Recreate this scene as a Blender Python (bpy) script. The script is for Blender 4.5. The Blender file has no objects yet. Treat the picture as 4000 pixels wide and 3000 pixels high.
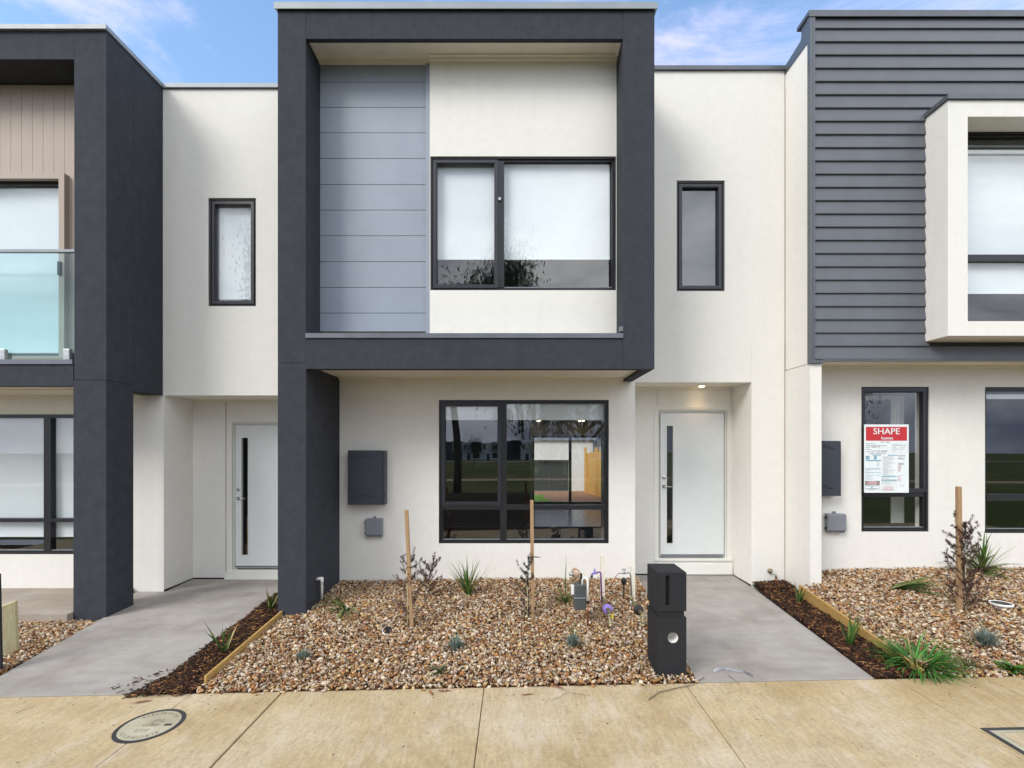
import bpy, bmesh, math, random
import numpy as np
from mathutils import Vector, Matrix

random.seed(11)
rng = np.random.default_rng(11)
S = bpy.context.scene
COL = S.collection
R = math.radians
K = 1.808 / 1900.0          # metres per overview unit at one metre distance
CX, CY, ZC = 1112.0, 968.0, 1.7

def PX(x, d): return (x - CX) * K * d
def PZ(y, d): return ZC - (y - CY) * K * d

# ------------------------------------------------------------------ materials
def lin(c): return tuple(c) + (1.0,)

class NT:
    def __init__(s, name):
        s.m = bpy.data.materials.new(name); s.m.use_nodes = True
        s.t = s.m.node_tree; s.n = s.t.nodes; s.l = s.t.links
        s.b = s.n['Principled BSDF']; s.out = s.n['Material Output']
        s.tc = s.n.new('ShaderNodeTexCoord')
    def new(s, t, **kw):
        n = s.n.new(t)
        for k, v in kw.items(): setattr(n, k, v)
        return n
    def noise(s, scale, detail=4, rough=.55, vec=None, stretch=None):
        n = s.new('ShaderNodeTexNoise'); n.inputs['Scale'].default_value = scale
        n.inputs['Detail'].default_value = detail; n.inputs['Roughness'].default_value = rough
        src = vec or s.tc.outputs['Object']
        if stretch:
            mp = s.new('ShaderNodeMapping'); mp.inputs['Scale'].default_value = stretch[:3]
            if len(stretch) > 3: mp.inputs['Rotation'].default_value = (0, 0, stretch[3])
            s.l.new(src, mp.inputs['Vector']); src = mp.outputs['Vector']
        s.l.new(src, n.inputs['Vector']); return n.outputs['Fac']
    def ramp(s, fac, stops):
        r = s.new('ShaderNodeValToRGB'); e = r.color_ramp.elements
        while len(e) > 1: e.remove(e[-1])
        e[0].position = stops[0][0]; e[0].color = lin(stops[0][1])
        for p, c in stops[1:]:
            q = e.new(p); q.color = lin(c)
        s.l.new(fac, r.inputs['Fac']); return r.outputs['Color']
    def mix(s, a, b, fac, mode='MIX'):
        n = s.new('ShaderNodeMix', data_type='RGBA', blend_type=mode)
        for sock, v in ((n.inputs[0], fac), (n.inputs[6], a), (n.inputs[7], b)):
            if hasattr(v, 'is_linked') or hasattr(v, 'links'): s.l.new(v, sock)
            else: sock.default_value = v if not isinstance(v, tuple) else lin(v[:3])
        return n.outputs[2]
    def bump(s, h, strength, dist, prev=None):
        n = s.new('ShaderNodeBump'); n.inputs['Strength'].default_value = strength
        n.inputs['Distance'].default_value = dist; s.l.new(h, n.inputs['Height'])
        if prev: s.l.new(prev, n.inputs['Normal'])
        return n.outputs['Normal']
    def fin(s, col=None, rough=None, normal=None, metal=0, spec=None):
        b = s.b
        if col is not None:
            if isinstance(col, tuple): b.inputs['Base Color'].default_value = lin(col)
            else: s.l.new(col, b.inputs['Base Color'])
        if rough is not None:
            if isinstance(rough, (int, float)): b.inputs['Roughness'].default_value = rough
            else: s.l.new(rough, b.inputs['Roughness'])
        if normal is not None: s.l.new(normal, b.inputs['Normal'])
        b.inputs['Metallic'].default_value = metal
        if spec is not None: b.inputs['Specular IOR Level'].default_value = spec
        return s.m

def g(v): return (v, v, v)

def stucco(name, col, var=.06, stain=.05, bump=.55):
    t = NT(name)
    big = t.ramp(t.noise(1.1, 5, .6), [(.3, g(1 - stain)), (.7, g(1))])
    mid = t.ramp(t.noise(9, 5, .65), [(.3, g(1 - var)), (.7, g(1 + var * .3))])
    c = t.mix(t.mix(tuple(col), big, 1.0, 'MULTIPLY'), mid, 1.0, 'MULTIPLY')
    streak = t.ramp(t.noise(3, 4, .6, stretch=(3.2, 3.2, .35)), [(.52, g(1)), (.75, g(1 - stain * .8))])
    c = t.mix(c, streak, 1.0, 'MULTIPLY')
    n = t.bump(t.noise(170, 3, .6), bump, .004)
    n = t.bump(t.noise(22, 4, .6), bump * .5, .006, n)
    return t.fin(c, .88, n, spec=.25)

def plain(name, col, rough=.5, metal=0, var=.06, scale=6, bump=0, spec=None):
    t = NT(name)
    c = t.mix(tuple(col), t.ramp(t.noise(scale, 4), [(.3, g(1 - var)), (.7, g(1 + var * .3))]), 1.0, 'MULTIPLY')
    n = t.bump(t.noise(90, 2), bump, .003) if bump else None
    rr = t.new('ShaderNodeMapRange'); rr.inputs['To Min'].default_value = max(.02, rough - .07); rr.inputs['To Max'].default_value = min(1, rough + .07)
    t.l.new(t.noise(scale * 2, 3), rr.inputs['Value'])
    return t.fin(c, rr.outputs[0], n, metal, spec)

M = {}
M['white'] = stucco('white_render', (.80, .78, .735), var=.04, stain=.03)
M['charcoal'] = stucco('charcoal_render', (.047, .051, .064), var=.2, stain=.09, bump=.6)
M['soffit'] = plain('soffit_paint', (.82, .77, .67), .7)
M['steel'] = plain('cap_steel', (.27, .30, .33), .5, .2, .1)
M['darkcap'] = plain('dark_cap_steel', (.11, .12, .14), .35, .3, .12)
M['ledge'] = plain('ledge_steel', (.15, .16, .19), .4, .3, .15)
M['blue'] = plain('pale_blue_grey_cladding', (.285, .325, .39), .42, 0, .08, 2.5)
M['board'] = plain('slate_grey_weatherboard', (.105, .115, .135), .45, 0, .12, 5)
M['frame'] = plain('black_aluminium', (.022, .022, .026), .32, .2, .1)
M['frame2'] = plain('dark_grey_aluminium', (.034, .034, .044), .35, .2, .1)
M['door'] = plain('white_door_paint', (.72, .745, .74), .4, 0, .03)
M['trim'] = plain('white_trim', (.78, .78, .73), .45, 0, .04)
M['chrome'] = plain('satin_chrome', (.55, .55, .56), .22, 1, .1)
M['blind'] = plain('white_blind_fabric', (.80, .84, .88), .8, 0, .02)
M['lblind'] = plain('grey_blind_fabric', (.035, .05, .075), .8, 0, .02)
M['int'] = plain('interior_paint', (.5, .49, .46), .8)
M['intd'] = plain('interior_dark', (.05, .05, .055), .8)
M['tile'] = plain('interior_tile', (.20, .21, .25), .25, 0, .06)
M['plastic'] = plain('grey_plastic', (.21, .22, .25), .45, 0, .05)
M['meter'] = plain('charcoal_powdercoat', (.040, .046, .062), .42, 0, .08)
M['pvc'] = plain('white_pvc', (.78, .77, .74), .35, 0, .08)
M['letterbox'] = plain('charcoal_letterbox', (.012, .013, .017), .75, 0, .3, 14, .12)
M['rubber'] = plain('black_plastic', (.012, .012, .014), .4)
M['gasmeter'] = plain('gas_meter_grey', (.085, .095, .095), .45, .1, .1)
M['brass'] = plain('weathered_brass', (.33, .29, .17), .45, .8, .3, 30)
M['copper'] = plain('copper_pipe', (.30, .11, .05), .4, .8, .25, 30)
M['purple'] = plain('purple_plastic', (.24, .17, .55), .4, 0, .08)
M['purplepipe'] = plain('purple_pipe', (.19, .05, .26), .4, 0, .08)
M['pinkmetal'] = plain('regulator_bronze', (.47, .33, .24), .4, .3, .1)
M['galv'] = plain('galvanised', (.45, .46, .46), .35, .7, .2, 30)
M['red'] = plain('sign_red', (.55, .025, .035), .4)
M['signw'] = plain('sign_white', (.80, .86, .88), .4)
M['ink'] = plain('sign_ink', (.04, .04, .05), .5)
M['signb'] = plain('sign_blue', (.22, .42, .52), .5)
M['signg'] = plain('sign_grey', (.35, .38, .40), .5)
M['signp'] = plain('sign_pink', (.62, .32, .34), .5)
M['yellow'] = plain('yellow_tag', (.75, .6, .04), .5)
M['garage'] = plain('garage_wall', (.86, .85, .83), .8)
M['cardboard'] = plain('cardboard', (.33, .2, .1), .8)
M['sealant'] = plain('sealant', (.50, .42, .36), .7)
M['groove'] = plain('joint_grey_brown', (.30, .27, .24), .8)  # grey-brown tone of panel joints and cladding backing

def wood(name, c1, c2, sc=(30, 30, 2)):
    t = NT(name)
    n = t.noise(4, 6, .65, stretch=sc)
    c = t.ramp(n, [(.3, c1), (.7, c2)])
    return t.fin(c, .7, t.bump(n, .4, .003), spec=.3)
M['stake'] = wood('hardwood_stake', (.27, .16, .08), (.46, .31, .17))
M['sleeper'] = wood('treated_pine', (.33, .19, .06), (.52, .34, .12), (3, 3, 40))
M['peg'] = wood('pale_pine', (.42, .36, .19), (.62, .56, .36))
M['whitepost'] = wood('weathered_white_post', (.62, .55, .42), (.85, .84, .78))
M['paling'] = wood('pine_paling', (.62, .33, .08), (.88, .58, .22))
M['bark'] = wood('tree_bark', (.06, .045, .03), (.16, .13, .10))

def vcladding():
    t = NT('taupe_cladding')
    c = t.mix((.42, .34, .29), t.ramp(t.noise(3, 4, stretch=(2, 2, .5)), [(.3, g(.93)), (.7, g(1))]), 1.0, 'MULTIPLY')
    return t.fin(c, .6)
M['taupe'] = vcladding()

def concrete(name, c1, c2, c3, broom=True):
    t = NT(name)
    big = t.noise(1.3, 6, .62)
    c = t.ramp(big, [(.28, c1), (.5, c2), (.74, c3)])
    blot = t.ramp(t.noise(5, 6, .7), [(.35, g(.92)), (.62, g(1.03))])
    c = t.mix(c, blot, 1.0, 'MULTIPLY')
    if broom:
        sp_ = t.ramp(t.noise(38, 6, .8), [(.38, g(.80)), (.5, g(1)), (.62, g(1.08))])
        c = t.mix(c, sp_, .8, 'MULTIPLY')
        crack = t.ramp(t.noise(7, 8, .75, stretch=(.5, 6, 1, .1)), [(.30, g(.62)), (.38, g(1))])
        c = t.mix(c, crack, .3, 'MULTIPLY')
        scr = t.ramp(t.noise(9, 3, .5, stretch=(1, 14, 1, -.35)), [(.72, g(0)), (.76, g(1))])
        c = t.mix(c, (.66, .58, .46), t.mix(g(0), scr, .5), 'MIX')
        st = t.noise(10, 5, .7, stretch=(5, .8, 1, .5))
        c = t.mix(c, t.ramp(st, [(.3, g(.84)), (.6, g(1.07))]), .9, 'MULTIPLY')
        pale = t.ramp(t.noise(2.6, 6, .75, stretch=(2.2, .8, 1, .5)), [(.52, g(0)), (.72, g(1))])
        c = t.mix(c, (.62, .55, .47), t.mix(g(0), pale, .55), 'MIX')
    else:
        st = t.noise(3, 5, .6, stretch=(.6, 2.5, 1, .4))
        c = t.mix(c, t.ramp(st, [(.35, g(.9)), (.65, g(1.05))]), 1.0, 'MULTIPLY')
    pit = t.ramp(t.noise(110, 2, .5), [(.27, g(.45)), (.35, g(1))])
    c = t.mix(c, pit, .8, 'MULTIPLY')
    grain = t.ramp(t.noise(420, 2, .5), [(.3, g(.86)), (.7, g(1.06))])
    c = t.mix(c, grain, 1.0, 'MULTIPLY')
    n = t.bump(t.noise(160, 3, .6), .35, .002)
    n = t.bump(st, .25, .004, n)
    return t.fin(c, .85, n, spec=.3)
M['footpath'] = concrete('tan_concrete', (.40, .29, .145), (.485, .378, .225), (.55, .46, .325))
M['path'] = concrete('grey_concrete', (.28, .25, .225), (.345, .318, .292), (.38, .358, .335), False)
M['porch'] = concrete('tan_grey_concrete', (.30, .24, .19), (.36, .30, .25), (.40, .36, .32), False)
M['coverfill'] = concrete('cover_concrete', (.36, .32, .22), (.44, .40, .29), (.47, .45, .36), False)
M['coverring'] = plain('cover_ring', (.05, .05, .052), .5, .2, .2)
M['joint'] = plain('filler_and_gap_shade', (.008, .007, .006), .9)  # black of joint filler, also painted shade for wall gaps and letterbox slot
M['coverink'] = plain('cover_lettering', (.17, .13, .07), .8)

def soilmat(name, c1, c2):
    t = NT(name)
    n = t.noise(60, 5, .7)
    return t.fin(t.ramp(n, [(.3, c1), (.7, c2)]), .95, t.bump(n, .8, .01), spec=.1)
M['soil'] = soilmat('garden_soil', (.03, .015, .007), (.11, .055, .028))
M['mulchsoil'] = soilmat('mulch_soil', (.015, .008, .005), (.05, .025, .014))
def lawnmat():
    t = NT('lawn_grass')
    c = t.ramp(t.noise(.12, 6, .7), [(.35, (.05, .075, .02)), (.5, (.09, .12, .03)), (.62, (.17, .16, .07))])
    return t.fin(t.mix(c, t.ramp(t.noise(9, 5, .7), [(.3, g(.6)), (.7, g(1.15))]), 1.0, 'MULTIPLY'), .95, spec=.1)
M['lawn'] = lawnmat()
M['backlawn'] = soilmat('backyard_grass', (.10, .22, .02), (.20, .36, .05))
M['pebble'] = soilmat('backyard_pebble', (.25, .12, .06), (.48, .30, .2))
M['mulchdark'] = soilmat('verge_mulch', (.02, .014, .01), (.06, .045, .03))

def attrmat(name, rough, bump=0, trans=0):
    t = NT(name)
    a = t.new('ShaderNodeAttribute', attribute_name='tint')
    c = t.mix(a.outputs['Color'], t.ramp(t.noise(140, 3, .6), [(.3, g(.7)), (.7, g(1.15))]), 1.0, 'MULTIPLY')
    n = t.bump(t.noise(260, 3), bump, .002) if bump else None
    m = t.fin(c, rough, n, spec=.3)
    if trans: t.b.inputs['Subsurface Weight'].default_value = 0
    return m
M['stone'] = attrmat('crushed_rock', .8, .7)
M['leaf'] = attrmat('leaf', .55)

def glassmat(name, ior, tint, rough=0.0):
    m = bpy.data.materials.new(name); m.use_nodes = True
    t = m.node_tree; t.nodes.clear(); L = t.links
    o = t.nodes.new('ShaderNodeOutputMaterial'); mx = t.nodes.new('ShaderNodeMixShader')
    tr = t.nodes.new('ShaderNodeBsdfTransparent'); tr.inputs[0].default_value = lin(tint)
    gl = t.nodes.new('ShaderNodeBsdfGlossy'); gl.inputs['Roughness'].default_value = rough
    lw = t.nodes.new('ShaderNodeLayerWeight'); lw.inputs[0].default_value = .5
    pw = t.nodes.new('ShaderNodeMath'); pw.operation = 'POWER'; pw.inputs[1].default_value = 5; L.new(lw.outputs['Facing'], pw.inputs[0])
    f0 = t.nodes.new('ShaderNodeMath'); f0.operation = 'MULTIPLY_ADD'; f0.inputs[1].default_value = 1 - ior; f0.inputs[2].default_value = ior; L.new(pw.outputs[0], f0.inputs[0])
    L.new(f0.outputs[0], mx.inputs[0]); L.new(tr.outputs[0], mx.inputs[1]); L.new(gl.outputs[0], mx.inputs[2])
    L.new(mx.outputs[0], o.inputs[0]); return m
M['glass'] = glassmat('window_glass', .14, (.96, .98, .98))
M['balglass'] = glassmat('balustrade_glass', .05, (.87, .965, .96))
M['wrap'] = glassmat('clear_plastic', .25, (.75, .78, .85), .15)

def lampmat():
    t = NT('lamp_glow'); t.b.inputs['Emission Color'].default_value = (1, .78, .45, 1)
    t.b.inputs['Emission Strength'].default_value = 9; return t.m
M['lamp'] = lampmat()

# ------------------------------------------------------------------ mesh builder
def origin(p):
    while p.parent is not None: p = p.parent
    return Vector(p.location)

class MB:
    def __init__(s): s.v = []; s.f = []; s.sm = []; s.tint = []; s.cur = (1, 1, 1)
    def add(s, vs, fs, smooth=False):
        o = len(s.v); s.v += [tuple(q) for q in vs]; s.f += [tuple(i + o for i in f) for f in fs]
        s.sm += [smooth] * len(fs); s.tint += [s.cur] * len(vs); return s
    def box(s, x0, x1, y0, y1, z0, z1):
        if x0 > x1: x0, x1 = x1, x0
        if z0 > z1: z0, z1 = z1, z0
        vs = [(x, y, z) for z in (z0, z1) for y in (y0, y1) for x in (x0, x1)]
        return s.add(vs, [(0, 2, 3, 1), (4, 5, 7, 6), (0, 1, 5, 4), (2, 6, 7, 3), (0, 4, 6, 2), (1, 3, 7, 5)])
    def prism(s, poly, axis, a, b):
        n = len(poly)
        def P(p, h):
            if axis == 'x': return (h, p[0], p[1])
            if axis == 'y': return (p[0], h, p[1])
            return (p[0], p[1], h)
        vs = [P(p, a) for p in poly] + [P(p, b) for p in poly]
        fs = [tuple(range(n))[::-1], tuple(range(n, 2 * n))] + [(i, (i + 1) % n, n + (i + 1) % n, n + i) for i in range(n)]
        return s.add(vs, fs)
    def tube(s, pts, r, n=10, cap=True):
        pts = [Vector(p) for p in pts]; m = len(pts)
        rs = r if isinstance(r, (list, tuple)) else [r] * m
        vs = []; up = None
        for i, p in enumerate(pts):
            d = (pts[min(i + 1, m - 1)] - pts[max(i - 1, 0)]).normalized()
            if up is None: up = Vector((0, 0, 1)) if abs(d.z) < .9 else Vector((1, 0, 0))
            a = d.cross(up); a = a.normalized() if a.length > 1e-6 else d.orthogonal().normalized()
            b = a.cross(d).normalized(); up = b
            for k in range(n):
                t = 2 * math.pi * k / n
                vs.append(p + a * (math.cos(t) * rs[i]) + b * (math.sin(t) * rs[i]))
        fs = [(i * n + k, i * n + (k + 1) % n, (i + 1) * n + (k + 1) % n, (i + 1) * n + k) for i in range(m - 1) for k in range(n)]
        s.add(vs, fs, True)
        if cap:
            o = len(s.v) - len(vs)
            s.f += [tuple(o + k for k in range(n))[::-1], tuple(o + (m - 1) * n + k for k in range(n))]; s.sm += [False, False]
        return s
    def lathe(s, prof, org, axis, n=16):
        axis = Vector(axis).normalized(); org = Vector(org)
        return s.tube_profile([(org + axis * h, r) for r, h in prof], axis, n)
    def tube_profile(s, prs, axis, n):
        a = axis.orthogonal().normalized(); b = axis.cross(a); vs = []
        for p, r in prs:
            for k in range(n):
                t = 2 * math.pi * k / n; vs.append(p + a * (math.cos(t) * r) + b * (math.sin(t) * r))
        m = len(prs)
        fs = [(i * n + k, i * n + (k + 1) % n, (i + 1) * n + (k + 1) % n, (i + 1) * n + k) for i in range(m - 1) for k in range(n)]
        fs += [tuple(range(n))[::-1], tuple((m - 1) * n + k for k in range(n))]
        return s.add(vs, fs)
    def ring(s, x0, x1, z0, z1, w, y0, y1, wb=None, wt=None):
        wb = w if wb is None else wb; wt = w if wt is None else wt
        s.box(x0, x1, y0, y1, z1 - wt, z1); s.box(x0, x1, y0, y1, z0, z0 + wb)
        s.box(x0, x0 + w, y0, y1, z0 + wb, z1 - wt); s.box(x1 - w, x1, y0, y1, z0 + wb, z1 - wt); return s
    def walls(s, x0, x1, z0, z1, y0, y1, holes):
        xs = sorted({x0, x1} | {min(max(h[i], x0), x1) for h in holes for i in (0, 1)})
        zs = sorted({z0, z1} | {min(max(h[i], z0), z1) for h in holes for i in (2, 3)})
        def solid(i, j):
            if i < 0 or j < 0 or i >= len(xs) - 1 or j >= len(zs) - 1: return False
            cx, cz = (xs[i] + xs[i + 1]) / 2, (zs[j] + zs[j + 1]) / 2
            return not any(h[0] < cx < h[1] and h[2] < cz < h[3] for h in holes)
        idx = {}; vs = []; fs = []
        def V(x, y, z):
            k = (round(x, 5), y, round(z, 5))
            if k not in idx: idx[k] = len(vs); vs.append((x, y, z))
            return idx[k]
        for i in range(len(xs) - 1):
            for j in range(len(zs) - 1):
                if not solid(i, j): continue
                a, b, c, d = xs[i], xs[i + 1], zs[j], zs[j + 1]
                fs.append((V(a, y0, c), V(b, y0, c), V(b, y0, d), V(a, y0, d)))
                fs.append((V(a, y1, d), V(b, y1, d), V(b, y1, c), V(a, y1, c)))
                if not solid(i - 1, j): fs.append((V(a, y1, c), V(a, y0, c), V(a, y0, d), V(a, y1, d)))
                if not solid(i + 1, j): fs.append((V(b, y0, c), V(b, y1, c), V(b, y1, d), V(b, y0, d)))
                if not solid(i, j - 1): fs.append((V(a, y1, c), V(b, y1, c), V(b, y0, c), V(a, y0, c)))
                if not solid(i, j + 1): fs.append((V(a, y0, d), V(b, y0, d), V(b, y1, d), V(a, y1, d)))
        return s.add(vs, fs)
    def build(s, name, mat, parent=None, bevel=0, recalc=True, tint=False):
        me = bpy.data.meshes.new(name)
        o = origin(parent) if parent is not None else Vector((0, 0, 0))
        loc = Vector((0, 0, 0))
        if parent is None and s.v:
            vv = np.array(s.v); loc = Vector(((vv[:, 0].min() + vv[:, 0].max()) / 2, (vv[:, 1].min() + vv[:, 1].max()) / 2, vv[:, 2].min()))
            o = loc
        me.from_pydata([(a - o.x, b - o.y, c - o.z) for a, b, c in s.v], [], s.f)
        me.polygons.foreach_set('use_smooth', s.sm)
        if recalc:
            bm = bmesh.new(); bm.from_mesh(me); bmesh.ops.recalc_face_normals(bm, faces=bm.faces); bm.to_mesh(me); bm.free()
        if tint:
            at = me.color_attributes.new('tint', 'FLOAT_COLOR', 'POINT')
            at.data.foreach_set('color', np.array([t + (1,) for t in s.tint], dtype=np.float32).ravel())
        me.materials.append(mat)
        ob = bpy.data.objects.new(name, me); COL.objects.link(ob)
        ob.location = loc
        if parent is not None: ob.parent = parent
        if bevel:
            b = ob.modifiers.new('bevel', 'BEVEL'); b.width = bevel; b.segments = 2; b.limit_method = 'ANGLE'
        return ob

def thing(name, label, cat, loc=(0, 0, 0), group=None):
    o = bpy.data.objects.new(name, None); COL.objects.link(o); o.location = loc
    return tag(o, label, cat, group)
def tag(o, label, cat, group=None):
    o['label'] = label; o['category'] = cat
    if group: o['group'] = group
    return o
def kind(o, k): o['kind'] = k; return o
def box(name, mat, parent, *a, bevel=0): return MB().box(*a).build(name, mat, parent, bevel)

# text to mesh
_tc = {}
def glyph(t, size=1.0, align='CENTER'):
    key = (t, align)
    if key not in _tc:
        cu = bpy.data.curves.new('t', 'FONT'); cu.body = t; cu.size = 1; cu.align_x = align; cu.resolution_u = 3
        ob = bpy.data.objects.new('t', cu); COL.objects.link(ob)
        bpy.context.view_layer.update()
        me = bpy.data.meshes.new_from_object(ob.evaluated_get(bpy.context.evaluated_depsgraph_get()))
        _tc[key] = ([tuple(v.co) for v in me.vertices], [tuple(p.vertices) for p in me.polygons])
        bpy.data.objects.remove(ob); bpy.data.curves.remove(cu); bpy.data.meshes.remove(me)
    v, f = _tc[key]
    return [(a * size, b * size, c) for a, b, c in v], f
def text_on_wall(mb, t, x, z, y, size, align='CENTER', sx=1.0, bold=0):
    v, f = glyph(t, size, align)
    for k_, dx in enumerate([0] if not bold else [-bold, 0, bold]):
        mb.add([(x + a * sx + dx, y - k_ * .0003, z + b) for a, b, c in v], f)

# ------------------------------------------------------------------ windows
def window(parent, x0, x1, z0, z1, y, mull=(), trans=(), sash=(), blinds=(), w=.042, panes=None, split_low=None, name='window', pane_mat=None, set_back=.03):
    """x0..x1,z0..z1 opening; mull/trans list of (lo,hi); sash list of rects with an extra opening frame"""
    f0, f1 = y + set_back, y + set_back + .07
    mb = MB().ring(x0 + .001, x1 - .001, z0 + .001, z1 - .001, w * .45, f0 - .012, f1)
    mb.ring(x0 + w * .45, x1 - w * .45, z0 + w * .45, z1 - w * .45, w * .55, f0 + .006, f1 - .006)
    for a, b in mull: mb.box(a, b, f0 - .004, f1 - .004, z0 + w, z1 - w)
    xs = [x0 + w] + [q for m in mull for q in m] + [x1 - w]
    for a, b in trans:
        for i in range(0, len(xs), 2): mb.box(xs[i], xs[i + 1], f0 - .004, f1 - .004, a, b)
    win = mb.build(name, M['frame'], parent)
    zs = [z0 + w] + [q for t in sorted(trans) for q in t] + [z1 - w]
    pm = MB()
    for i in range(0, len(xs), 2):
        for j in range(0, len(zs), 2):
            pm.add([(xs[i], f0 + .035, zs[j]), (xs[i + 1], f0 + .035, zs[j]), (xs[i + 1], f0 + .035, zs[j + 1]), (xs[i], f0 + .035, zs[j + 1])], [(0, 1, 2, 3)])
    pm.build('pane', pane_mat or M['glass'], win, recalc=False)
    for (a, b, c, d) in sash:
        MB().ring(a, b, c, d, .036, f0 - .016, f0 + .03).ring(a + .036, b - .036, c + .036, d - .036, .008, f0 - .006, f0 + .03).build('sash', M['frame2'], win)
    sl = MB().box(x0 + w * 1.1, x1 - w * 1.1, f0 + .004, f0 + .03, z0 + w * 1.0, z0 + w * 1.0 + .007)
    sl.build('sill_bead', M['steel'], win)
    for bl in blinds:
        a, b, c, d = bl[:4]; mt = bl[4] if len(bl) > 4 else 'blind'
        q = MB().box(a, b, f1 + .012, f1 + .014, c + .012, d)
        q.box(a, b, f1 + .008, f1 + .02, c, c + .014)
        q.build('blind', M[mt], win)
    return win

def lever(parent, x, z, y, direction=1):
    h = MB().lathe([(.024, 0), (.026, .006), (.022, .01)], (x, y, z), (0, -1, 0), 20)
    h.tube([(x, y - .01, z), (x, y - .045, z), (x + .02 * direction, y - .05, z), (x + .11 * direction, y - .048, z - .002)], [.009, .009, .008, .007], 10)
    h.build('handle', M['chrome'], parent)
    l = MB().lathe([(.026, 0), (.026, .008), (.017, .012), (.016, .022), (.008, .024)], (x, y, z + .125), (0, -1, 0), 20)
    l.build('lock', M['chrome'], parent)

def front_door(house, x0, x1, z0, z1, y, handle='left', boxes=False):
    sx0, sx1, sz0, sz1 = x0 + .085, x0 + .175, z0 + (z1 - z0) * .09, z1 - (z1 - z0) * .087
    mb = MB().walls(x0, x1, z0, z1, y, y + .04, [(sx0, sx1, sz0, sz1)])
    d = mb.build('door', M['door'], house)
    MB().ring(sx0 - .012, sx1 + .012, sz0 - .012, sz1 + .012, .012, y - .006, y).build('glazing_bead', M['trim'], d)
    MB().add([(sx0, y + .02, sz0), (sx1, y + .02, sz0), (sx1, y + .02, sz1), (sx0, y + .02, sz1)], [(0, 1, 2, 3)]).build('glass_strip', M['glass'], d, recalc=False)
    box('weather_seal', M['ledge'], d, x0 + .004, x1 - .004, y - .012, y - .001, z0 + .012, z0 + .03)
    lever(d, x0 + .045, z0 + .97 if not boxes else z0 + .985, y)
    # moulded frame
    f = MB()
    for k, (o, yy) in enumerate(((.0, .03), (.018, .012), (.036, -.004), (.054, -.016), (.074, -.028))):
        n = ((.018, .036, .054, .074, .092))[k]
        f.box(x0 - n, x0 - o - .003, y + yy, y + .06, z0 - .02, z1 + n); f.box(x1 + o + .003, x1 + n, y + yy, y + .06, z0 - .02, z1 + n)
        f.box(x0 - o - .003, x1 + o + .003, y + yy, y + .06, z1 + o + .003, z1 + n)
    f.box(x0 - .09, x1 + .09, y - .05, y + .05, z0 - .05, z0 - .021)
    f.build('door_frame', M['trim'], house)

# ================================================================== MAIN TOWNHOUSE
HM = thing('townhouse', 'middle white townhouse with the big charcoal picture frame around its upper storey', 'house', (0, 6.2, 0), 'row of joined townhouses')
XL, XLi, XRi, XR = -2.533, -2.232, 1.158, 1.494
c = MB().box(XL, XLi, 5.2, 6.2, -.4, 2.607); c.box(XL, XLi - .003, 5.2, 6.2, 2.612, 6.40)
c.build('column', M['charcoal'], HM)
t = MB().box(XLi, XRi - .004, 5.202, 5.255, 6.077, 6.40)
t.build('top_beam', M['charcoal'], HM)
box('frame_leg', M['charcoal'], HM, XRi, XR, 5.2, 6.2, 2.606, 6.398)
b = MB().box(XLi, XRi - .004, 5.2, 5.3, 2.546, 2.883); b.box(XLi, XRi - .004, 5.3, 5.9, 2.605, 2.883)
b.box(XRi, 1.384, 5.2, 5.3, 2.546, 2.605); b.box(1.384, XR, 5.2, 6.2, 2.546, 2.605)
b.build('lower_beam', M['charcoal'], HM)
box('beam_joint', M['meter'], HM, XRi - .004, XRi, 5.206, 5.3, 2.55, 2.88)
box('beam_joint', M['meter'], HM, XRi - .004, XRi, 5.208, 5.25, 6.08, 6.39)
sf = MB().box(XLi, 1.384, 5.3, 6.2, 2.592, 2.604)
sf.box(XLi, 1.384, 6.17, 6.2, 2.57, 2.592); sf.box(1.354, 1.384, 5.3, 6.17, 2.578, 2.592)
sf.build('lower_soffit', M['soffit'], HM)
uf = MB().box(XLi, XRi, 5.256, 5.75, 6.13, 6.16)
uf.box(-.966, XRi, 5.49, 5.529, 6.09, 6.13); uf.box(-.966, XRi, 5.46, 5.49, 6.11, 6.13)
uf.box(XLi, -.966, 5.54, 5.577, 6.09, 6.13); uf.box(XRi - .03, XRi, 5.256, 5.46, 6.1, 6.13); uf.box(XLi, XLi + .03, 5.256, 5.54, 6.1, 6.13)
uf.build('upper_soffit', M['soffit'], HM)
lg = MB().prism([(5.185, 2.875), (5.185, 2.925), (5.5, 2.945), (5.5, 2.884), (5.199, 2.884), (5.199, 2.875)], 'x', XLi, XRi)
lg.box(XRi - .035, XRi, 5.19, 5.25, 2.946, 3.0)
lg.build('ledge_flashing', M['ledge'], HM)
cp = MB().box(XL - .03, XR + .03, 5.175, 5.5, 6.402, 6.447); cp.box(XL - .03, XR + .03, 5.173, 5.18, 6.375, 6.402)
cp.box(XL - .03, XL + .2, 5.5, 9.5, 6.402, 6.447)
cp.build('parapet_cap', M['steel'], HM)
# upper feature wall with window
wx0, wx1, wz0, wz1 = -.960, 1.155, 3.494, 5.017
MB().walls(-.966, XRi, 2.884, 6.13, 5.53, 5.7, [(wx0, wx1, wz0, wz1)]).build('upper_wall', M['white'], HM)
window(HM, wx0, wx1, wz0, wz1, 5.53, mull=[(PX(1073, 5.53), PX(1089, 5.53))], w=.04,
       sash=[(wx0 + .03, PX(1076, 5.53), wz0 + .03, wz1 - .03)],
       blinds=[(wx0 + .05, PX(1076, 5.53), PZ(564, 5.68), wz1 - .03), (PX(1086, 5.53), wx1 - .05, PZ(564, 5.68), wz1 - .03)])
box('latch', M['galv'], HM, PX(1077, 5.53), PX(1082, 5.53), 5.53, 5.545, PZ(432, 5.53), PZ(426, 5.53))
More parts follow.
